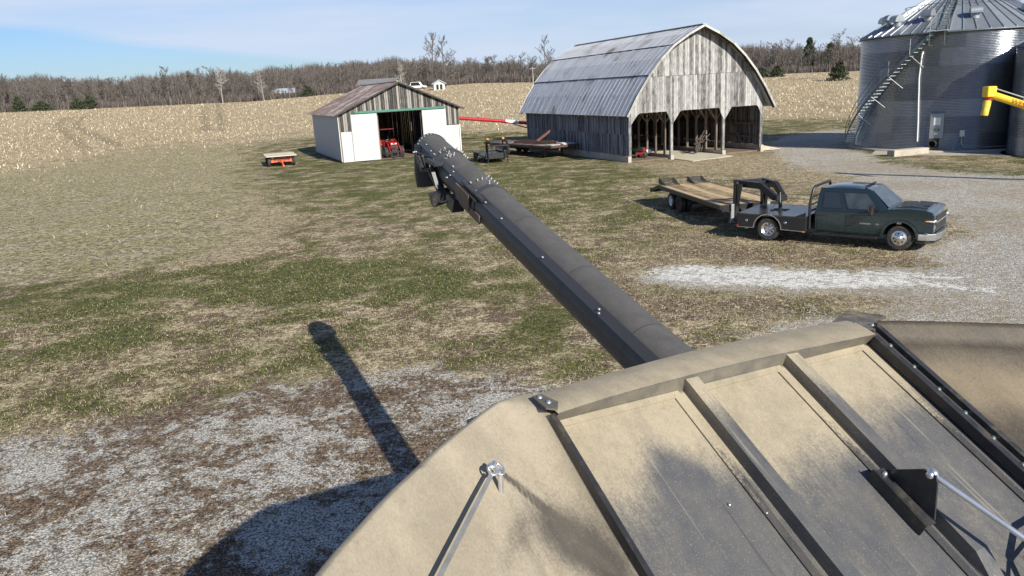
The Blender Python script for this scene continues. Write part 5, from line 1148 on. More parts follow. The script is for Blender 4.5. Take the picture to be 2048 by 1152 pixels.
b = MB(); b.box(-0.0505, -0.0495, -1, 1, 0.7, 0.7005); 
b = MB()
for q in range(7): x = -7.2 - q * 0.15; b.beam((x, -1.18, 0.94 - q * 0.038), (x, 1.18, 0.94 - q * 0.038), 0.06, 0.03)
b.build('dovetail_slats', MAT['black_dull'], trl)
for yc in (-0.72, 0.72):
    b = MB()
    for y_ in (yc - 0.36, yc + 0.33): b.prism([(-6.55, 0.97), (-7.55, 0.97), (-7.55, 1.22), (-7.48, 1.22)], y_, y_ + 0.03, 'Y')
    for q in range(5): x = -7.5 + q * 0.18; z = 1.205 - q * 0.045; b.box(x, x + 0.07, yc - 0.33, yc + 0.33, z - 0.03, z)
    b.build('loading_ramp', MAT['black'], trl)
for x in (-5.62, -4.58):
    for s_ in (-1, 1):
        wheel(trl, (x, s_ * 1.10, 0.39), 0.39, 0.21, MAT['white'] if x < -5 else MAT['rustmetal'], s_, dish=0.7); wheel(trl, (x, s_ * 0.82, 0.39), 0.39, 0.21, MAT['black'], s_, dish=0.2)
    b = MB(); b.beam((x, -1.1, 0.39), (x, 1.1, 0.39), 0.12, 0.12); b.build('axle', MAT['black_dull'], trl)
b = MB()
for yb, yt, ye in ((-0.62, -0.60, 0.10), (0.55, 0.52, 0.42)):
    b.beam((0.09, yb, 0.55), (0.09, yt, 1.88), 0.16, 0.26, upv=(1, 0, 0)); b.prism([(0.2, 1.80), (0.56, 1.80), (0.2, 0.85)], yb - 0.05, yb + 0.05, 'Y')
    b.beam((-0.03, yt, 1.80), (1.20, yt + (ye - yt) * 0.62, 1.79), 0.15, 0.24); b.beam((1.14, yt + (ye - yt) * 0.60, 1.82), (1.86, ye, 1.40), 0.15, 0.24)
b.beam((0.09, -0.6, 1.84), (0.09, 0.55, 1.84), 0.14, 0.16); b.beam((0.09, -0.6, 0.66), (0.09, 0.55, 0.66), 0.14, 0.16); b.beam((0.5, -0.4, 1.83), (0.5, 0.45, 1.83), 0.08, 0.10)
b.box(1.80, 2.06, 0.05, 0.48, 1.30, 1.52, bev=0.02); b.build('gooseneck', MAT['black'], trl)
b = MB(); b.tube([(1.93, 0.27, 1.35), (1.93, 0.27, 0.97)], 0.065, 12); b.tube([(1.93, 0.27, 1.0), (1.93, 0.27, 0.96)], 0.10, 12); b.build('coupler', MAT['black'], trl)
b = MB(); b.tube([(2.04, 0.20, 1.62), (2.06, 0.20, 1.25)], 0.018, 6); b.build('coupler_pin', MAT['zinc'], trl)
b = MB(); b.tube([(1.88, 0.12, 1.2), (1.80, 0.02, 1.02), (1.88, -0.1, 0.97), (2.0, 0.0, 0.965)], 0.012, 5); b.tube([(0.3, 0.7, 0.9), (0.5, 1.0, 0.85), (0.75, 1.15, 0.9), (0.9, 1.25, 0.8)], 0.03, 6); b.build('safety_chain', MAT['rustmetal'], trl)
for y_ in (-0.78, 0.72):
    b = MB(); b.box(0.04, 0.16, y_ - 0.06, y_ + 0.06, 0.28, 1.0); b.box(0.02, 0.18, y_ - 0.11, y_ + 0.11, 0.26, 0.29); b.build('landing_jack', MAT['galv_part'], trl)

# ---------------------------------------------------------------- hay wagon
wg = thing('hay_wagon', (-20.75, 72.5, 0), 0.34, 'low hay wagon with grey plank deck on orange running gear', 'wagon')
b = MB()
for q in range(14): y0 = -0.55 + q * 0.42; b.box(-1.35 - 0.03 * rng.random(), 1.36 + 0.10 * rng.random(), y0 + 0.006, y0 + 0.414, 0.90 + 0.01 * rng.random(), 0.945 + 0.01 * rng.random())
b.build('deck_planks', MAT['oldplank'], wg)
b = MB()
for x in (-0.8, 0.8): b.box(x - 0.05, x + 0.05, -0.4, 5.2, 0.76, 0.9)
for y_ in (0.0, 1.6, 3.2, 4.8): b.box(-1.2, 1.2, y_ - 0.04, y_ + 0.04, 0.68, 0.758)
b.build('deck_beams', MAT['post'], wg)
b = MB()
for y_ in (0.1, 4.2):
    b.beam((-0.95, y_, 0.42), (0.95, y_, 0.42), 0.10, 0.12); b.beam((-0.8, y_, 0.60), (0.8, y_, 0.60), 0.09, 0.09)
    for x in (-0.82, 0.82): b.box(x - 0.10, x + 0.10, y_ - 0.12, y_ + 0.10, 0.34, 0.72)
b.beam((0, 0.1, 0.42), (0, 4.2, 0.42), 0.09, 0.09); b.build('running_gear', MAT['orange'], wg)
b = MB(); b.beam((0, 0.0, 0.52), (0.06, -1.35, 0.10), 0.12, 0.09); b.beam((-0.3, 0.0, 0.45), (0.0, -0.6, 0.35), 0.05, 0.06); b.beam((0.3, 0.0, 0.45), (0.03, -0.6, 0.35), 0.05, 0.06); b.box(-0.04, 0.16, -1.45, -1.3, 0.02, 0.16, bev=0.02); b.build('tongue', MAT['orange'], wg)
for x in (-1.12, 1.12):
    for y_ in (0.1, 4.2):
        o = wheel(wg, (0, 0, 0), 0.40, 0.22, MAT['orange'], -1 if x < 0 else 1, dish=0.3); o.location = (x, y_, 0.40); o.rotation_euler = (0, 0, PI / 2 if x > 0 else PI / 2)
        for ch in o.children:
            if x < 0: ch.scale = (1, -1, 1)

# ---------------------------------------------------------------- red tractor in the shed
MAT['tractor_red'] = simple('tractor_red', (0.34, 0.022, 0.02), 0.4, 0, 0.25, 4)
tk = thing('tractor', (-11.55, 76.7, 0.04), math.atan2(-0.90, 0.44), 'red open-station tractor with pallet forks parked inside the shed', 'tractor')
b = MB(); b.prism([(0.55, 0.75), (0.62, 1.42), (1.2, 1.50), (2.2, 1.40), (2.42, 1.28), (2.46, 0.80)], -0.34, 0.34, 'Y'); b.build('hood', MAT['tractor_red'], tk, bevel=0.06)
b = MB(); b.box(2.44, 2.475, -0.28, 0.28, 0.86, 1.20, bev=0.01); g_ = b.build('grille', MAT['black'], tk)
b = MB(); b.box(2.47, 2.485, -0.26, 0.26, 1.17, 1.22); b.box(2.47, 2.485, -0.26, 0.26, 0.98, 1.0); b.build('grille_bar', MAT['alu'], g_)
for y_ in (-0.2, 0.2): b = MB(); b.box(2.40, 2.46, y_ - 0.09, y_ + 0.09, 1.25, 1.33, bev=0.01); b.build('headlight', MAT['white'], tk)
b = MB(); b.box(-0.5, 2.5, -0.25, 0.25, 0.45, 0.76); b.box(-0.55, 0.6, -0.45, 0.45, 0.6, 0.78); b.box(2.0, 2.3, -0.7, 0.7, 0.42, 0.58); b.build('chassis', MAT['black_dull'], tk)
for y_ in (-0.72, 0.72):
    b = MB(); A_ = arc(0, 0.74, 0.80, 25, 165, 12); B_ = arc(0, 0.74, 0.86, 25, 165, 12); y0, y1 = sorted((y_ * 0.6, y_ * 1.25)); b.prism(A_ + B_[::-1], y0, y1, 'Y'); b.prism(A_ + [(-0.7, 0.8), (0.7, 0.8)], y_ * 0.60 - 0.015, y_ * 0.60 + 0.015, 'Y'); b.build('fender', MAT['tractor_red'], tk)
    wheel(tk, (0, y_ * 1.12, 0.72), 0.70, 0.40, MAT['white'], -1 if y_ < 0 else 1, lugs=20, dish=0.3); wheel(tk, (2.15, y_ * 1.10, 0.50), 0.50, 0.32, MAT['white'], -1 if y_ < 0 else 1, lugs=16, dish=0.3)
b = MB(); b.box(-0.35, 0.15, -0.25, 0.25, 0.95, 1.08, bev=0.03); b.box(-0.42, -0.3, -0.25, 0.25, 1.0, 1.5, bev=0.03); b.build('seat', MAT['black'], tk)
b = MB(); b.M = Matrix.Translation((0.45, 0, 1.52)) @ Matrix.Rotation(R(-25), 4, 'Y'); ringp = [(0.2 * math.cos(t), 0.2 * math.sin(t), 0) for t in np.linspace(0, 2 * PI, 20)]; b.tube(ringp, 0.02, 6); b.tube([(0, 0, 0), (0.05, 0, -0.35)], 0.025, 6); b.build('steering_wheel', MAT['galv_part'], tk)
b = MB()
for y_ in (-0.42, 0.42): b.tube([(-0.55, y_, 0.8), (-0.50, y_, 2.55)], 0.035, 8)
b.tube([(-0.5, -0.42, 2.5), (-0.5, 0.42, 2.5)], 0.035, 8); b.build('roll_bar', MAT['black'], tk)
b = MB()
for q in range(8): y_ = -0.62 + q * 0.165; b.box(-0.75, 0.75, y_, y_ + 0.10, 2.60, 2.655, bev=0.01)
b.box(-0.77, 0.77, -0.66, 0.70, 2.572, 2.60, bev=0.008); b.build('canopy', simple('maroon_canopy', (0.20, 0.03, 0.035), 0.45), tk)
for y_ in (-0.52, 0.52):
    b = MB(); b.beam((0.95, y_, 0.7), (0.95, y_, 1.62), 0.08, 0.14); b.beam((0.9, y_, 1.60), (2.2, y_, 1.25), 0.08, 0.13); b.beam((2.15, y_, 1.28), (2.95, y_, 0.45), 0.08, 0.13); b.tube([(1.05, y_, 1.0), (2.1, y_, 1.1)], 0.035, 8); b.build('loader_arm', MAT['tractor_red'], tk)
b = MB(); b.box(2.95, 3.03, -0.62, 0.62, 0.12, 0.20); b.box(2.95, 3.03, -0.62, 0.62, 0.55, 0.63)
for y_ in (-0.6, -0.2, 0.2, 0.56): b.box(2.96, 3.02, y_, y_ + 0.06, 0.12, 0.62)
b.build('fork_carriage', MAT['black'], tk)
for y_ in (-0.42, 0.42): b = MB(); b.box(3.03, 3.07, y_ - 0.05, y_ + 0.05, 0.05, 0.65); b.prism([(3.03, 0.05), (4.1, 0.04), (4.1, 0.055), (3.03, 0.09)], y_ - 0.05, y_ + 0.05, 'Y'); b.build('pallet_fork', MAT['black'], tk)

# ---------------------------------------------------------------- old trailers beside the barn
og = thing('gooseneck_trailer', (-0.65, 64.1, 0), R(-76), 'old black low trailer with upright gooseneck frame left of the barn', 'trailer')
b = MB(); b.box(-4.6, 0.0, -1.0, 1.0, 0.42, 0.54); b.box(-0.1, 0.18, -0.95, 0.85, 0.30, 0.75, bev=0.02); b.build('deck', MAT['black'], og)
b = MB(); b.box(-4.4, -1.2, -1.25, -1.02, 0.70, 0.76); b.box(-4.4, -1.2, 1.02, 1.25, 0.70, 0.76); b.build('mudguard', MAT['black'], og)
for x in (-3.2, -2.3):
    for s_ in (-1, 1): wheel(og, (x, s_ * 1.14, 0.36), 0.36, 0.2, MAT['black'], s_, dish=0.3)
b = MB()
for y_ in (-0.85, 0.55):
    b.beam((0.05, y_, 0.4), (0.05, y_, 1.78), 0.10, 0.12); b.beam((0.0, y_, 1.74), (0.75, y_ + 0.12, 1.74), 0.10, 0.12); b.beam((0.7, y_ + 0.1, 1.76), (1.05, y_ + 0.25, 1.35), 0.10, 0.12); b.beam((1.03, y_ + 0.25, 1.42), (1.03, y_ + 0.25, 0.75), 0.09, 0.09)
b.beam((0.05, -0.85, 1.74), (0.05, 0.55, 1.74), 0.1, 0.12); b.beam((0.05, -0.85, 1.15), (0.05, 0.55, 1.15), 0.06, 0.06); b.beam((1.0, -0.6, 1.4), (1.0, 0.8, 1.4), 0.1, 0.1); b.build('gooseneck', MAT['black'], og)
for i_, y_ in enumerate((-0.8, 0.85)): b = MB(); b.tube([(0.25, y_, 0.0), (0.25, y_, 1.9)], 0.05, 8); b.box(0.15, 0.35, y_ - 0.1, y_ + 0.1, 0.0, 0.03); b.build('landing_leg', MAT['black'], og)
for y_ in (-0.7, 0.62): b = MB(); b.box(-0.05, 0.07, y_ - 0.09, y_ + 0.09, 1.84, 2.0, bev=0.02); b.build('marker_light', MAT['amber'], og)
b = MB(); b.tube([(-0.1, -0.85, 2.02), (-1.2, 0.6, 2.10), (-2.6, 3.6, 2.05)], 0.02, 5); b.tube([(0.12, -0.86, 1.9), (0.12, -0.86, 0.9), (0.2, -0.9, 0.5)], 0.02, 5); b.build('air_hose', MAT['black'], og)
fb = thing('flatbed_trailer', (5.05, 65.3, 0), R(-60), 'rusty flatbed trailer loaded with scrap steel against the barn wall', 'trailer')
b = MB()
for q in range(22): x = -11.5 + q * 0.525; b.box(x + 0.01, x + 0.515, -1.35, 1.35, 0.94 + 0.02 * rng.random(), 0.99 + 0.02 * rng.random())
b.build('deck_planks', wood('rotten_plank', (0.05, 0.035, 0.03), (0.32, 0.27, 0.22), streak=(1, 0.12, 1), bias=0.6, rnd=0.5, sc_=8), fb)
b = MB()
for y_ in (-1.38, 1.38): b.box(-11.5, 0.1, y_ - 0.04, y_ + 0.04, 0.82, 1.0)
for y_ in (-0.5, 0.5): b.box(-11.5, 0.0, y_ - 0.07, y_ + 0.07, 0.58, 0.93)
b.box(0.02, 0.12, -1.38, 1.38, 0.84, 1.0); b.build('frame', MAT['rustmetal'], fb)
b = MB()
for y_ in (-0.85, 0.85): b.box(-1.75, -1.6, y_ - 0.07, y_ + 0.07, 0, 0.9); b.beam((-1.68, y_, 0.5), (-0.8, y_, 0.88), 0.05, 0.05)
b.beam((-1.68, -0.85, 0.55), (-1.68, 0.85, 0.75), 0.05, 0.05); b.build('landing_gear', MAT['rustmetal'], fb)
for x in (-9.2, -8.0):
    for s_ in (-1, 1): wheel(fb, (x, s_ * 1.1, 0.48), 0.48, 0.26, MAT['rustmetal'], s_, dish=0.3)
def scrap(name, p0, p1, w_, h_, m, label, cat='steel beam', n=1):
    o = MB().beam(p0, p1, w_, h_, upv=(0, 0, 1)).build(name, m); M = fb.matrix_basis; 
    rr_ = Matrix.Translation((5.05, 65.3, 0)) @ Matrix.Rotation(R(-60), 4, 'Z'); o.matrix_world = rr_; return tag(o, label, cat)
scrap('steel_beam', (-6.5, -0.9, 1.12), (-1.2, 0.1, 1.16), 0.28, 0.22, MAT['rustmetal'], 'long dark rusty beam lying across the scrap trailer deck')
scrap('steel_beam', (-3.8, -0.3, 1.22), (-4.3, 1.5, 2.0), 0.16, 0.16, simple('red_rust', (0.17, 0.07, 0.05), 0.8, 0, 0.3, 5), 'red rusty beam sticking up at an angle from the scrap trailer')
scrap('steel_beam', (-8.2, 0.5, 1.10), (-3.0, 0.9, 1.12), 0.20, 0.20, MAT['rustmetal'], 'shorter brown beam lying along the barn side of the scrap trailer')
o = MB().box(-1.5, -0.1, 0.0, 1.2, 1.015, 1.10).box(-1.4, -0.3, -1.1, -0.2, 1.015, 1.06).box(-1.2, -0.5, 0.1, 1.1, 1.10, 1.15).build('scrap_boards', simple('bleached_board', (0.50, 0.47, 0.42), 0.8, 0, 0.4, 9)); o.matrix_world = Matrix.Translation((5.05, 65.3, 0)) @ Matrix.Rotation(R(-60), 4, 'Z'); tag(o, 'bleached boards heaped on the near end of the scrap trailer', 'boards')

# ---------------------------------------------------------------- combine harvester (we look over its grain tank)
CO = Vector((2.2, 1.6, 0)); HZ = math.atan2(0.40642, 0.91369)
cmb = thing('combine_harvester', CO, 0, 'dusty combine harvester with open grain tank lids and long charcoal unloading auger', 'combine harvester')
L0 = Vector((0.11834, 2.9349, 4.62)); ru = Vector((0.91369, 0.40642, 0)); ou = Vector((-0.40642, 0.91369, 0)); wu = Vector((-0.36529, 0.82122, 0.43837)); nu = Vector((0.17816, -0.40053, 0.89879))
PP = lambda u, w_, o_=0.0: L0 + ru * u + wu * w_ + nu * o_ - CO
LV = lambda u, o_, z=4.62: Vector((L0.x, L0.y, 0)) + ru * u + ou * o_ + Vector((0, 0, z)) - CO
def grid(name, fn, ns, nt, mat, thick=0.004, attr=None, parent=cmb, smooth=True, flip=False):
    V_ = []; A_ = []
    for i_ in range(ns + 1):
        for j_ in range(nt + 1):
            V_.append(tuple(fn(i_ / ns, j_ / nt)))
            A_.append(attr(i_ / ns, j_ / nt) if attr else 0.0)
    ii, jj = np.meshgrid(np.arange(ns), np.arange(nt), indexing='ij'); F_ = np.stack([ii * (nt + 1) + jj, (ii + 1) * (nt + 1) + jj, (ii + 1) * (nt + 1) + jj + 1, ii * (nt + 1) + jj + 1], -1).reshape(-1, 4)
    if flip: F_ = F_[:, ::-1]
    o = raw_mesh(name, V_, F_, mat, parent, smooth=smooth)
    at = o.data.attributes.new('dust', 'FLOAT', 'POINT'); at.data.foreach_set('value', np.array(A_, np.float32))
    puw(o)
    if thick: md = o.modifiers.new('thick', 'SOLIDIFY'); md.thickness = thick; md.offset = -1
    return o
def dusty(name, base, dust, lo_=0.35, hi_=0.65, rough=0.5, nscale=9, speck=0.5, amt=0.55, haze=0.12, metal=0.0, bump=0.0, scr=0.0):
    k = NT(name); a = k.attr('dust').outputs['Fac']; pu = k.attr('puw').outputs['Vector']
    def pn(scale, sc_, det=4, rough_=0.7):
        mp_ = k.n('ShaderNodeMapping'); mp_.inputs['Scale'].default_value = scale; k.t.links.new(pu, mp_.inputs[0])
        x = k.n('ShaderNodeTexNoise'); x.inputs['Scale'].default_value = sc_; x.inputs['Detail'].default_value = det; x.inputs['Roughness'].default_value = rough_
        k.t.links.new(mp_.outputs[0], x.inputs['Vector']); return x.outputs[0]
    n1 = pn((1, 0.55, 1), nscale, 6); n2 = pn((1, 0.6, 1), 120, 4, 0.8); n3 = pn((1, 1, 1), 2.2); st = pn((1, 0.07, 1), 70, 4); spk = pn((1, 0.7, 1), 230, 2)
    v = k.math('ADD', a, k.math('MULTIPLY', k.math('SUBTRACT', k.math('ADD', k.math('MULTIPLY', n1, 0.28), k.math('ADD', k.math('MULTIPLY', n2, 0.45), k.math('MULTIPLY', st, 0.27))), 0.5), amt * 2.6))
    m_ = k.ss(v, lo_, hi_)
    b0 = k.mix(k.math('MULTIPLY', k.ss(n1, 0.3, 0.7), haze), base, dust)
    b0 = k.mix(k.math('MULTIPLY', k.ss(spk, 0.62, 0.70), speck), b0, (0.50, 0.43, 0.31))
    if scr:
        sc2 = pn((1, 0.03, 1), 45, 2, 0.5); b0 = k.mix(k.math('MULTIPLY', k.ss(sc2, 0.66, 0.72), scr), b0, (0.36, 0.32, 0.25))
        sc3 = pn((1, 0.05, 1), 28, 2, 0.5); b0 = k.mix(k.math('MULTIPLY', k.ss(sc3, 0.64, 0.72), 0.5), b0, tuple(x * 0.6 for x in base))
    d2 = k.mix(k.ss(k.math('ADD', k.math('MULTIPLY', n1, 0.35), k.math('ADD', k.math('MULTIPLY', n3, 0.30), k.math('MULTIPLY', n2, 0.35))), 0.38, 0.62), tuple(x * 0.76 for x in dust), tuple(min(1, x * 1.14) for x in dust))
    d2 = k.mix(k.math('MULTIPLY', k.ss(pn((1, 0.8, 1), 55, 3), 0.62, 0.70), 0.35), d2, tuple(x * 0.5 for x in dust))
    k.col(k.mix(m_, b0, d2)); k.set(k.math('ADD', k.math('MULTIPLY', m_, 0.9 - rough), rough), metal)
    if bump: k.bump(k.math('ADD', k.math('MULTIPLY', n2, 0.3), n1), bump, 0.006)
    return k.m
def puw(o):
    n_ = len(o.data.vertices); A_ = np.empty(n_ * 3, np.float32); o.data.vertices.foreach_get('co', A_); A_ = A_.reshape(-1, 3) + np.array(CO) - np.array(L0)
    P_ = np.stack([A_ @ np.array(ru), A_ @ np.array(wu), A_ @ np.array(nu)], -1).astype(np.float32)
    at_ = o.data.attributes.new('puw', 'FLOAT_VECTOR', 'POINT'); at_.data.foreach_set('vector', P_.ravel())
DUST = (0.33, 0.280, 0.195)
MAT['tank'] = dusty('dusty_tank_panel', (0.082, 0.084, 0.088), DUST, lo_=0.0, hi_=1.0, speck=0.5, amt=0.8, haze=0.16, rough=0.42, bump=0.15, scr=0.35)
MAT['tank_dark'] = dusty('tank_frame', (0.045, 0.045, 0.048), DUST, speck=0.3, haze=0.10, rough=0.45)
MAT['flange'] = dusty('dusty_flange', (0.10, 0.095, 0.085), (0.345, 0.29, 0.20), speck=0.2, haze=0.3, amt=0.35, bump=0.2)
MAT['canvas_l'] = dusty('dusty_canvas', (0.075, 0.066, 0.054), (0.335, 0.285, 0.205), lo_=0.1, hi_=0.9, speck=0.3, haze=0.2, amt=0.5, nscale=5, bump=0.35)
MAT['canvas_r'] = dusty('dark_canvas', (0.050, 0.042, 0.033), (0.20, 0.16, 0.105), lo_=0.0, hi_=1.0, speck=0.35, haze=0.25, amt=0.45, nscale=4, bump=0.45)
MAT['charcoal'] = dusty('charcoal_paint', (0.046, 0.045, 0.045), (0.115, 0.107, 0.097), lo_=0.3, hi_=1.4, speck=0.12, haze=0.10, amt=0.12, rough=0.42)
MAT['plate'] = simple('dark_plate', (0.035, 0.035, 0.038), 0.42, 0.2, 0.3, 14, 0, (0.10, 0.085, 0.06))
MAT['plate_dusty'] = simple('dusty_plate', (0.12, 0.105, 0.085), 0.7, 0.1, 0.3, 14, 0, (0.26, 0.22, 0.15))
WB = -2.1
sm = lambda x, a_, c_: min(max((x - a_) / (c_ - a_), 0), 1) ** 2 * (3 - 2 * min(max((x - a_) / (c_ - a_), 0), 1))
def dfield(u, w_):
    k_ = 0 if u < 0.66 else (1 if u < 1.26 else 2); lim = (-0.40, -0.50, -0.36)[k_]
    v = 1.25 * sm(w_, lim - 0.30, lim + 0.26)
    v -= 1.1 * math.exp(-((u - 0.38) / 0.10) ** 2 - ((w_ + 0.50) / 0.22) ** 2) + 0.25 * math.exp(-((u - 0.30) / 0.04) ** 2 - ((w_ + 0.17) / 0.015) ** 2)
    return v + 0.10 * math.sin(u * 9 + 1)
grid('tank_panel', lambda s, t: PP(s * 1.86, -0.035 + t * (WB + 0.035), -0.06), 60, 90, MAT['tank'], 0.004, lambda s, t: dfield(s * 1.86, -0.035 + t * (WB + 0.035)), flip=True)
# narrow lapped margins round each field
b = MB()
def strip(u0, w0, u1, w1, wd, o_, th=0.006):
    a_, c_ = PP(u0, w0, o_), PP(u1, w1, o_); b.beam(a_, c_, wd, th, upv=nu)
for (ua, ub) in ((0.02, 0.645), (0.78, 1.235), (1.375, 1.78)):
    strip(ua, -0.055, ub, -0.055, 0.035, -0.055); strip(ub - 0.02, -0.04, ub - 0.02, WB, 0.035, -0.0545)
mg = b.build('panel_margin', MAT['tank_dark'], cmb); puw(mg)
at = mg.data.attributes.new('dust', 'FLOAT', 'POINT'); at.data.foreach_set('value', np.array([0.9 if ((Vector(v.co) + CO - L0).dot(wu)) > -0.3 else -1.0 for v in mg.data.vertices], np.float32))
# hat-section ribs
for q, ur in enumerate((0.684, 1.267)):
    wend = WB if q == 0 else -1.13
    sec = [(-0.010, -0.058), (-0.006, 0.0), (0.058, 0.0), (0.062, -0.058)]
    V_ = []; n_ = 40
    for i_ in range(n_ + 1):
        w_ = -0.028 + (wend + 0.028) * i_ / n_
        for (du, o_) in sec: V_.append(tuple(PP(ur + du, w_, o_)))
    F_ = [(i_ * 4 + j_, i_ * 4 + j_ + 1, i_ * 4 + j_ + 5, i_ * 4 + j_ + 4) for i_ in range(n_) for j_ in range(3)]
    if q == 1:
        e0 = len(V_); V_ += [tuple(PP(ur + du, wend - 0.12, -0.055)) for du, o_ in sec]
        F_ += [(n_ * 4 + j_, n_ * 4 + j_ + 1, e0 + j_ + 1, e0 + j_) for j_ in range(3)]
    o = raw_mesh('tank_rib', V_, F_, MAT['tank'], cmb); puw(o); md = o.modifiers.new('thick', 'SOLIDIFY'); md.thickness = 0.003; md.offset = 0
    at = o.data.attributes.new('dust', 'FLOAT', 'POINT'); at.data.foreach_set('value', np.array([0.9 * sm((Vector(v) + CO - L0).dot(wu), -0.42, -0.05) if i_ % 4 in (1, 2) else 0.0 for i_, v in enumerate(V_)], np.float32))
# rim flange
fo = [(0.001, 0.150), (0.22, 0.180), (0.453, 0.203), (0.68, 0.222), (0.898, 0.235), (1.25, 0.232), (1.581, 0.216), (1.86, 0.185)]
fi = [(0.012, -0.075), (0.18, -0.052), (0.353, -0.035), (0.55, -0.025), (0.76, -0.018), (1.0, -0.018), (1.25, -0.028), (1.80, -0.066)]
def cl_(pts, t):
    x = t * (len(pts) - 1); i_ = min(int(x), len(pts) - 2); f_ = x - i_; return (pts[i_][0] * (1 - f_) + pts[i_ + 1][0] * f_, pts[i_][1] * (1 - f_) + pts[i_ + 1][1] * f_)
def flange(s, t):
    A_, B_ = cl_(fo, s), cl_(fi, s)
    if t < 0.15: return LV(A_[0], A_[1] + 0.012, 4.62 - 0.16 * (1 - t / 0.15) ** 1.0 - 0.004)
    if t < 0.85:
        f_ = (t - 0.15) / 0.7; return LV(A_[0] + (B_[0] - A_[0]) * f_, A_[1] + (B_[1] - A_[1]) * f_, 4.618 + 0.012 * math.sin(f_ * PI))
    f_ = (t - 0.85) / 0.15; e_ = PP(min(max(B_[0], 0.012), 1.85), -0.037, -0.0595); p_ = LV(B_[0], B_[1], 4.618); return p_.lerp(e_, f_)
grid('rim_flange', flange, 64, 40, MAT['flange'], 0.004, lambda s, t: 0.85 if t < 0.84 else 0.15, smooth=False, flip=True)
# left canvas corner
rimL = [(0.008, 0.168), (-0.06, 0.172), (-0.147, 0.152), (-0.24, 0.088), (-0.339, 0.010), (-0.43, -0.062), (-0.516, -0.134), (-0.62, -0.23), (-0.728, -0.328), (-0.80, -0.40), (-0.87, -0.477), (-0.974, -0.588), (-1.067, -0.700), (-1.17, -0.82), (-1.29, -0.96), (-1.40, -1.12), (-1.47, -1.3), (-1.50, -1.55)]
def canL(s, t):
    A_ = cl_(rimL, s)
    if t < 0.14:
        f_ = 1 - t / 0.14; a2 = cl_(rimL, min(s + 0.01, 1)); dx, dy = a2[0] - A_[0], a2[1] - A_[1]; l_ = math.hypot(dx, dy) + 1e-6; nx, ny = dy / l_, -dx / l_
        nx, ny = (nx, ny) if (ny > 0 or nx < 0) and (nx * -1 + ny * 1) > 0 else (-nx, -ny)
        return LV(A_[0] + nx * 0.05 * math.sin(f_ * PI / 2), A_[1] + ny * 0.05 * math.sin(f_ * PI / 2), 4.62 - 0.05 * (1 - math.cos(f_ * PI / 2)) - 0.30 * max(f_ - 0.45, 0))
    f_ = (t - 0.14) / 0.86
    top = LV(A_[0], A_[1], 4.62); seam = PP(-0.005, WB * f_ - 0.0, 0.0); bL = LV(-0.35, -1.95, 3.72)
    # bottom edge point for this s
    base = PP(-0.005, WB, 0.0).lerp(bL, s)
    first = PP(-0.005, -0.045 + (WB + 0.045) * f_, 0.0)
    p = top.lerp(base, f_)
    if s < 0.12:
        g_ = sm(s, 0, 0.12); p = first.lerp(p, g_)
    sag = 0.055 * math.sin(min(s * 3.0, 1) * PI / 2) * math.sin(min(f_ * 2.2, 1) * PI) + 0.012 * math.sin(s * 22 + 3 * f_) * sm(f_, 0.05, 0.4)
    crease = -0.022 * math.exp(-((s - 0.22 - 0.15 * f_) / 0.022) ** 2) * sm(f_, 0.12, 0.3) + 0.016 * math.exp(-((s - 0.27 - 0.15 * f_) / 0.03) ** 2) * sm(f_, 0.12, 0.3)
    edge = 0.03 * math.exp(-f_ / 0.03) * 0
    return p + Vector((0, 0, -sag + crease * 1.0 + edge))
def dL(s, t):
    p = canL(s, t) + CO - L0; a_, w_ = p.dot(ru), p.dot(wu); d_ = 0.95
    g = lambda ca, cw, ra, rw, rot=0.0: math.exp(-(((a_ - ca) * math.cos(rot) + (w_ - cw) * math.sin(rot)) / ra) ** 2 - ((-(a_ - ca) * math.sin(rot) + (w_ - cw) * math.cos(rot)) / rw) ** 2)
    d_ -= 1.0 * g(-0.16, -0.56, 0.13, 0.20, 0.35) + 0.55 * g(-0.08, -0.76, 0.07, 0.14) + 0.35 * g(-0.38, -0.52, 0.16, 0.05, 0.9)
    d_ -= 0.9 * g(-0.245, -0.33, 0.005, 0.17, 0.42) + 0.6 * g(-0.17, -0.46, 0.004, 0.16, 0.38)
    d_ -= 0.8 * g(-0.285, -0.245, 0.012, 0.055, 0.75) + 0.45 * g(-0.21, -0.36, 0.012, 0.12, 0.5) + 0.4 * g(-0.62, -0.20, 0.06, 0.012, 0.4)
    return d_
grid('canvas_corner', canL, 160, 220, MAT['canvas_l'], 0.006, dL)
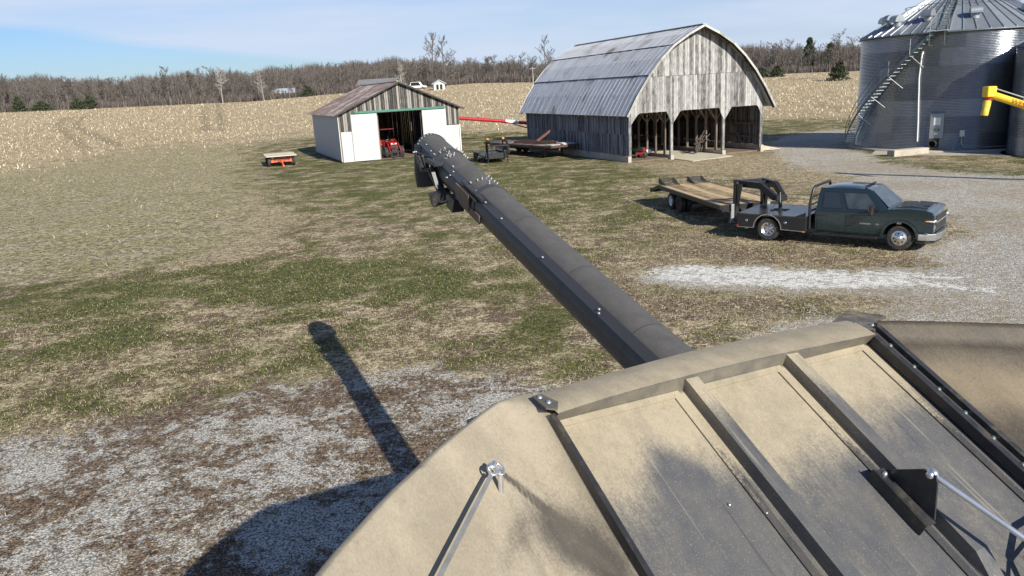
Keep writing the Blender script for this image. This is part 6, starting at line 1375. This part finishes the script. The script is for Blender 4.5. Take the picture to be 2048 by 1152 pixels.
# right canvas corner, darker
rimR = [(1.90, 0.06), (1.937, 0.044), (2.026, -0.018), (2.15, -0.115), (2.30, -0.245), (2.448, -0.379), (2.65, -0.545), (2.861, -0.71), (3.05, -0.90), (3.2, -1.15), (3.3, -1.5)]
def canR(s, t):
    A_ = cl_(rimR, s)
    if t < 0.12:
        f_ = 1 - t / 0.12; a2 = cl_(rimR, min(s + 0.01, 1)); dx, dy = a2[0] - A_[0], a2[1] - A_[1]; l_ = math.hypot(dx, dy) + 1e-6; nx, ny = -dy / l_, dx / l_
        return LV(A_[0] + nx * 0.045 * math.sin(f_ * PI / 2), A_[1] + ny * 0.045 * math.sin(f_ * PI / 2), 4.62 - 0.045 * (1 - math.cos(f_ * PI / 2)) - 0.30 * max(f_ - 0.45, 0))
    f_ = (t - 0.12) / 0.88
    top = LV(A_[0], A_[1], 4.62); base = PP(1.90, WB, 0.0).lerp(LV(2.3, -1.95, 3.72), s); p = top.lerp(base, f_)
    first = PP(1.885, -0.02 + (WB + 0.02) * f_, 0.0)
    if s < 0.1: p = first.lerp(p, sm(s, 0, 0.1))
    sag = 0.035 * math.sin(min(s * 2.5, 1) * PI / 2) * math.sin(min(f_ * 1.9, 1) * PI) + 0.010 * math.sin(s * 31 + 5 * f_) * sm(f_, 0.03, 0.3)
    roll = 0.022 * math.exp(-((f_ - 0.0) / 0.025) ** 2) - 0.014 * math.exp(-((f_ - 0.055) / 0.012) ** 2)
    return p + Vector((0, 0, -sag + roll))
grid('canvas_corner', canR, 80, 90, MAT['canvas_r'], 0.006, lambda s, t: 0.15 + 0.75 * math.exp(-(((t - 0.12) / 0.88 - 0.20) / 0.09) ** 2) + (0.1 if t < 0.16 else 0), flip=True)
# right edge: two dark angle strips with bolts
b = MB(); b.beam(PP(1.822, -0.05, -0.02), PP(1.822, WB, -0.02), 0.030, 0.05, upv=nu); b.build('edge_strip', MAT['plate'], cmb)
b = MB(); b.beam(PP(1.882, 0.0, 0.004), PP(1.882, WB, 0.004), 0.030, 0.03, upv=nu); b.build('edge_strip', MAT['plate'], cmb)
b = MB(); b.beam(PP(1.853, -0.02, -0.012), PP(1.853, WB, -0.012), 0.034, 0.008, upv=nu); b.build('edge_strap', MAT['tank_dark'], cmb)
b = MB(); b.beam(PP(-0.003, -0.05, -0.012), PP(-0.003, WB, -0.012), 0.022, 0.06, upv=nu); b.build('edge_strip', MAT['plate'], cmb)
def bolt_mesh(r_=0.014, h_=0.010):
    b = MB(); b.lathe([(0.001, h_), (r_ * 0.62, h_), (r_ * 0.80, h_ * 0.5), (r_, h_ * 0.3), (r_, 0.0)], 10); return b
def bolt(p, nrm_, r_, h_, mat, parent, name='bolt', cache={}):
    key = (r_, h_, mat.name)
    if key not in cache:
        o = bolt_mesh(r_, h_).build(name, mat, parent); cache[key] = o.data
    else:
        o = bpy.data.objects.new(name, cache[key]); COL.objects.link(o); o.parent = parent
    q_ = nrm_.to_track_quat('Z', 'Y'); o.location = p; o.rotation_mode = 'QUATERNION'; o.rotation_quaternion = q_; return o
for q in range(12): bolt(PP(1.853, -0.122 - 0.154 * q, -0.006), nu, 0.013, 0.010, MAT['stair'], cmb)
for (uu, ww, rr_) in ((0.50, -0.62, 0.006), (0.62, -0.70, 0.006), (0.635, -1.02, 0.007)): bolt(PP(uu, ww, -0.055), nu, rr_, 0.004, MAT['zinc'], cmb)
# corner plates
b = MB(); b.prism([(-0.022, 0.095), (0.022, 0.10), (0.045, -0.01), (0.008, -0.075), (-0.026, -0.04)], 0, 0.008, 'Z')
def place_lv(b_):
    b_.v = [tuple(LV(v[0], v[1], 4.632 + v[2])) for v in b_.v]; return b_
o = place_lv(b).build('corner_plate', MAT['plate_dusty'], cmb)
for uu, oo in ((-0.002, 0.065), (0.006, 0.0)): bolt(LV(uu, oo, 4.640), Vector((0, 0, 1)), 0.012, 0.010, MAT['galv_part'], o)
b = MB(); b.prism([(-0.33, 0.06), (-0.02, 0.16), (-0.02, 0.20), (-0.32, 0.10)], -0.10, -0.03, 'Z'); place_lv(b).build('corner_bracket', MAT['plate'], cmb)
b = MB(); b.prism([(1.79, 0.20), (1.97, 0.29), (2.06, 0.12), (1.93, 0.03), (1.84, -0.02)], -0.03, -0.012, 'Z'); b.prism([(1.97, 0.29), (1.985, 0.28), (2.075, 0.11), (2.06, 0.12)], -0.03, -0.005, 'Z'); o = place_lv(b).build('corner_plate', MAT['plate_dusty'], cmb)
for uu, oo in ((1.84, 0.10), (1.90, 0.045)): bolt(LV(uu, oo, 4.62), Vector((0, 0, 1)), 0.013, 0.010, MAT['galv_part'], o)
# brace strap with clip on the left canvas
h0 = PP(-0.366, -0.269, 0.05); h1 = PP(-0.722, -0.668, 0.19); dd = (h1 - h0); h1 = h0 + dd * 1.6
b = MB(); b.beam(h0, h1, 0.017, 0.005, upv=nu); b.build('brace_strap', simple('strap_steel', (0.26, 0.255, 0.24), 0.55, 0.3, 0.2, 12), cmb)
b = MB(); ring = [h0 + (ru * math.cos(t) * 0.015 + ou * math.sin(t) * 0.020 + Vector((0, 0, 0.012 + 0.012 * math.sin(t)))) for t in np.linspace(0, 2 * PI, 16)]; b.tube(ring, 0.0045, 6)
ring2 = [p + ru * 0.024 - ou * 0.012 for p in ring]; b.tube(ring2, 0.0045, 6); b.tube([h0 + ru * 0.03, h0 + ru * 0.03 - Vector((0, 0, 0.12))], 0.010, 8); b.tube([h0 + Vector((0, 0, .02)), h0 - dd.normalized() * 0.03 + Vector((0, 0, .02))], 0.012, 8); b.build('clip', MAT['zinc'], cmb)
# strut bracket and rod on the second rib
b = MB(); U = 1.2
pts = [(-0.715, 0.0), (-0.835, 0.150), (-0.885, 0.172), (-0.905, 0.150), (-0.975, 0.012)]
vs = [tuple(PP(U, w_, o_)) for w_, o_ in pts] + [tuple(PP(U + 0.008, w_, o_)) for w_, o_ in pts]; n_ = len(pts)
b.add(vs, [tuple(range(n_)), tuple(range(2 * n_ - 1, n_ - 1, -1))] + [(i_, n_ + i_, n_ + (i_ + 1) % n_, (i_ + 1) % n_) for i_ in range(n_)])
b.beam(PP(U - 0.02, -0.71, 0.004), PP(U - 0.02, -0.985, 0.004), 0.045, 0.006, upv=nu); b.beam(PP(U - 0.045, -0.70, -0.025), PP(U - 0.045, -0.985, -0.025), 0.006, 0.06, upv=nu)
b.build('strut_bracket', MAT['plate'], cmb)
bolt(PP(U - 0.022, -0.738, 0.008), nu, 0.011, 0.012, MAT['zinc'], cmb)
pv = PP(U + 0.012, -0.868, 0.155)
b = MB(); b.M = Matrix.Translation(pv) @ ru.to_track_quat('Z', 'Y').to_matrix().to_4x4(); b.lathe([(0.010, -0.013), (0.021, -0.011), (0.023, 0.0), (0.021, 0.011), (0.010, 0.013)], 20); b.lathe([(0.001, -0.022), (0.013, -0.022), (0.015, -0.014)], 12)
b.M = Matrix.Identity(4); re_ = PP(1.335, -1.27, 0.16); de = (re_ - pv); re_ = pv + de * 3.2; b.tube([pv + de.normalized() * 0.02, re_], 0.0105, 12); b.build('strut_rod', MAT['zinc'], cmb)
b = MB(); b.tube([PP(1.36, -1.33, -0.04), PP(1.44, -1.22, 0.0), PP(1.6, -1.14, 0.02), PP(1.9, -1.1, 0.0)], 0.012, 8); b.tube([PP(1.30, -1.30, -0.03), PP(1.42, -1.25, 0.02), PP(1.62, -1.18, 0.0)], 0.007, 6); b.build('wiring_cable', MAT['black'], cmb)
# hull below the tank, tyres, cab, rear hood
hull = simple('hull_paint', (0.10, 0.10, 0.105), 0.45, 0.2, 0.2, 2, 0, (0.22, 0.19, 0.14))
b = MB(); b.prism([(-1.0, 0.02), (1.9, 0.02), (3.0, -0.9), (3.0, -2.9), (-1.25, -2.9), (-1.25, -0.75)], 0, 1, 'Z')
b.v = [tuple(LV(0.9 + (v[0] - 0.9) * (1.0 if v[2] > 0.5 else 0.96), v[1] * (1.0 if v[2] > 0.5 else 0.97), 1.15 + v[2] * 2.45)) for v in b.v]; b.build('hull', hull, cmb)
b = MB(); b.prism([(-4.2, -0.3), (-1.3, -0.2), (-1.3, -2.9), (-4.2, -2.8)], 0, 1, 'Z'); b.v = [tuple(LV(v[0], v[1], 1.3 + v[2] * 1.5)) for v in b.v]; b.build('rear_hood', hull, cmb)
b = MB(); b.prism([(3.05, -0.7), (4.6, -0.7), (4.7, -2.2), (3.05, -2.2)], 0, 1, 'Z'); b.v = [tuple(LV(v[0], v[1], 1.6 + v[2] * 1.9)) for v in b.v]; b.build('cab', MAT['glass'], cmb, bevel=0.08)
for (u_, o_, r_, w_) in ((3.1, 0.10, 0.95, 0.7), (3.1, -3.0, 0.95, 0.7), (-3.2, -0.1, 0.6, 0.45), (-3.2, -2.9, 0.6, 0.45)):
    t_ = wheel(cmb, (0, 0, 0), r_, w_, MAT['black'], 1 if o_ > -1 else -1, lugs=22, dish=0.3); t_.location = LV(u_, o_ - 0.3, r_); t_.rotation_euler = (0, 0, HZ)
# unloading auger
TA = Vector((-0.86334, 11.1248, 4.93384)) - CO; da = Vector((0.3342, -0.92176, -0.19666)); la = Vector((-0.9401, -0.3409, 0)); ua_ = Vector((0.06703, -0.18488, 0.98048))
AX = lambda k_, phi=0.0, rr=0.0: TA + da * k_ + (ua_ * math.cos(R(phi)) + la * math.sin(R(phi))) * rr
AR = 0.238
def tubeseg(k0, k1, r_, parent, name):
    def fn(s, t): return AX(k0 + (k1 - k0) * s, t * 360, r_)
    return grid(name, fn, 30, 72, MAT['charcoal'], 0, lambda s, t: 0.5 + 0.5 * math.cos(t * 2 * PI - 0.1), parent)
aug = tubeseg(2.02, 8.6, AR, cmb, 'unloading_auger')
tubeseg(0.30, 2.02, AR * 0.985, aug, 'outer_tube'); tubeseg(-0.72, 0.30, AR * 0.97, aug, 'end_tube')
b = MB()
for k_ in (3.15, 4.55, 5.75, 6.9): b.tube([AX(k_), AX(k_ + 0.006)], AR + 0.0025, 72, caps=False)
b.build('weld_seam', MAT['plate'], aug)
for (k0, k1, rr_) in ((1.96, 2.06, AR + 0.012), (0.25, 0.36, AR + 0.012), (-0.66, -0.62, AR + 0.004)):
    b = MB(); b.tube([AX(k0), AX(k1)], rr_, 72); o = b.build('flange_ring', MAT['charcoal'], aug)
for (k0, k1) in ((2.10, 8.4), (0.42, 1.75), (-0.55, 0.2)):
    b = MB(); A_ = [AX(k0, 40, AR - 0.004), AX(k1, 40, AR - 0.004)]; B_ = [AX(k0, 62, AR - 0.004), AX(k1, 62, AR - 0.004)]; C_ = [AX(k0, 41, AR + 0.014), AX(k1, 41, AR + 0.014)]; D_ = [AX(k0, 61, AR + 0.014), AX(k1, 61, AR + 0.014)]
    b.add([A_[0], B_[0], D_[0], C_[0], A_[1], B_[1], D_[1], C_[1]], [(0, 1, 2, 3), (7, 6, 5, 4), (0, 4, 5, 1), (1, 5, 6, 2), (2, 6, 7, 3), (3, 7, 4, 0)]); b.build('cable_cover', MAT['charcoal'], aug)
# end dome and hanging rubber spout
def dome(s, t):
    ph = s * PI / 2; return AX(-0.72 - 0.16 * math.sin(ph), t * 360, AR * 0.97 * math.cos(ph) + 0.001)
grid('end_cap', dome, 10, 48, MAT['charcoal'], 0, lambda s, t: 0.5 + 0.5 * math.cos(t * 2 * PI), aug)
MAT['boltsteel'] = simple('bolt_steel', (0.30, 0.30, 0.29), 0.45, 0.6, 0.3, 20)
MAT['boot'] = simple('spout_rubber', (0.018, 0.018, 0.019), 0.55, 0, 0.3, 3)
def boot(s, t):
    a_ = t * 2 * PI; z = 0.10 - 0.60 * s; r_ = 0.235 + 0.03 * math.sin(s * PI) + 0.02 * s; wob = 1 + 0.03 * math.sin(3 * a_ + 4 * s)
    c0 = AX(-0.60, 0, 0) + Vector((-0.035 + 0.015 * s, 0.02, 0)); return c0 + Vector((math.cos(a_) * r_ * 1.02 * wob, math.sin(a_) * r_ * 1.12 * wob, z + 0.03 * math.cos(a_) * s))
grid('spout_boot', boot, 26, 48, MAT['boot'], 0.012, None, aug)
# loose bolts and kernels heaped on the joints
rb = random.Random(4)
for q in range(52):
    if q < 24: k_ = rb.uniform(0.18, 0.62); ph = rb.gauss(-5, 32)
    elif q < 42: k_ = rb.uniform(1.55, 2.0); ph = rb.gauss(-8, 34)
    else: k_ = rb.uniform(0.5, 2.0); ph = rb.gauss(30, 22)
    ph = max(-75, min(78, ph)); big = q % 3 != 0
    nn = (AX(k_, ph, 1) - AX(k_, ph, 0)); bolt(AX(k_, ph, AR + 0.012 if k_ < 0.4 else AR - 0.002), nn, 0.013 if big else 0.008, 0.032 if big else 0.014, MAT['boltsteel'], aug)
for k_, ph in ((2.35, 50), (2.9, 52), (4.05, 52), (5.25, 50), (5.28, 56), (-0.3, 45), (0.0, 50)): bolt(AX(k_, ph, AR + 0.012), AX(k_, ph, 1) - AX(k_, ph, 0), 0.014, 0.018, MAT['boltsteel'], aug)
for ph in range(-80, 100, 12): bolt(AX(-0.64, ph, AR + 0.002), AX(0, ph, 1) - AX(0, ph, 0), 0.010, 0.012, MAT['galv_part'], aug)
# fold linkage at the left of the joint
b = MB(); b.beam(AX(0.15, 72, AR + 0.03), AX(0.62, 60, AR + 0.05), 0.14, 0.05, upv=ua_); b.beam(AX(0.34, 88, AR + 0.02), AX(0.62, 150, AR + 0.16), 0.05, 0.10, upv=la); b.beam(AX(0.42, 75, AR + 0.09), AX(0.70, 145, AR + 0.20), 0.03, 0.05, upv=la)
b.beam(AX(0.68, 155, AR + 0.06), AX(0.68, 130, AR + 0.28), 0.16, 0.14, upv=da); b.build('fold_link', MAT['plate'], aug)
bolt(AX(0.69, 138, AR + 0.26), ua_, 0.03, 0.02, MAT['zinc'], aug); bolt(AX(0.40, 82, AR + 0.07), la, 0.016, 0.02, MAT['zinc'], aug)
for rr_ in (0.02, 0.05, 0.08): b = MB(); b.tube([AX(0.30, 60, AR + 0.04), AX(0.40, 92, AR + 0.03 + rr_), AX(0.62, 125, AR + 0.04 + rr_), AX(0.95, 138, AR + 0.05 + rr_ * 0.5)], 0.011, 8); b.build('hydraulic_hose', MAT['black'], aug)
b = MB(); b.tube([AX(0.8, 135, AR + 0.06), AX(1.0, 125, AR + 0.20), AX(1.25, 115, AR + 0.16), AX(1.4, 110, AR + 0.06)], 0.014, 8); b.build('hydraulic_hose', MAT['black'], aug)
b = MB(); b.beam(AX(1.22, 122, AR + 0.07), AX(1.48, 122, AR + 0.07), 0.16, 0.16, upv=ua_); b.build('actuator_box', MAT['black'], aug)
b = MB(); b.beam(AX(1.42, 84, AR + 0.03), AX(1.95, 84, AR + 0.03), 0.02, 0.20, upv=ua_); b.beam(AX(1.5, 105, AR + 0.02), AX(2.3, 105, AR + 0.02), 0.02, 0.10, upv=ua_); b.build('pivot_plate', simple('brown_plate', (0.16, 0.11, 0.08), 0.6, 0.1, 0.3, 9), aug)
b = MB(); b.beam(AX(1.55, 50, AR + 0.045), AX(2.35, 50, AR + 0.05), 0.05, 0.03, upv=ua_); b.beam(AX(1.6, 62, AR + 0.04), AX(2.2, 62, AR + 0.045), 0.03, 0.03, upv=ua_); b.build('latch_rod', MAT['plate'], aug)
b = MB(); b.beam(AX(-0.55, 88, AR + 0.02), AX(-0.15, 96, AR + 0.10), 0.05, 0.05, upv=ua_); b.beam(AX(-0.28, 88, AR + 0.03), AX(-0.10, 118, AR + 0.06), 0.09, 0.12, upv=la); b.tube([AX(-0.62, 92, AR + 0.04), AX(-0.2, 75, AR + 0.05), AX(0.2, 60, AR + 0.03)], 0.010, 6); b.build('spout_actuator', MAT['plate'], aug)
for k_, ph in ((-0.62, 92), (-0.5, 84), (-0.38, 96)): bolt(AX(k_, ph, AR + 0.05), la, 0.018, 0.02, MAT['zinc'], aug)
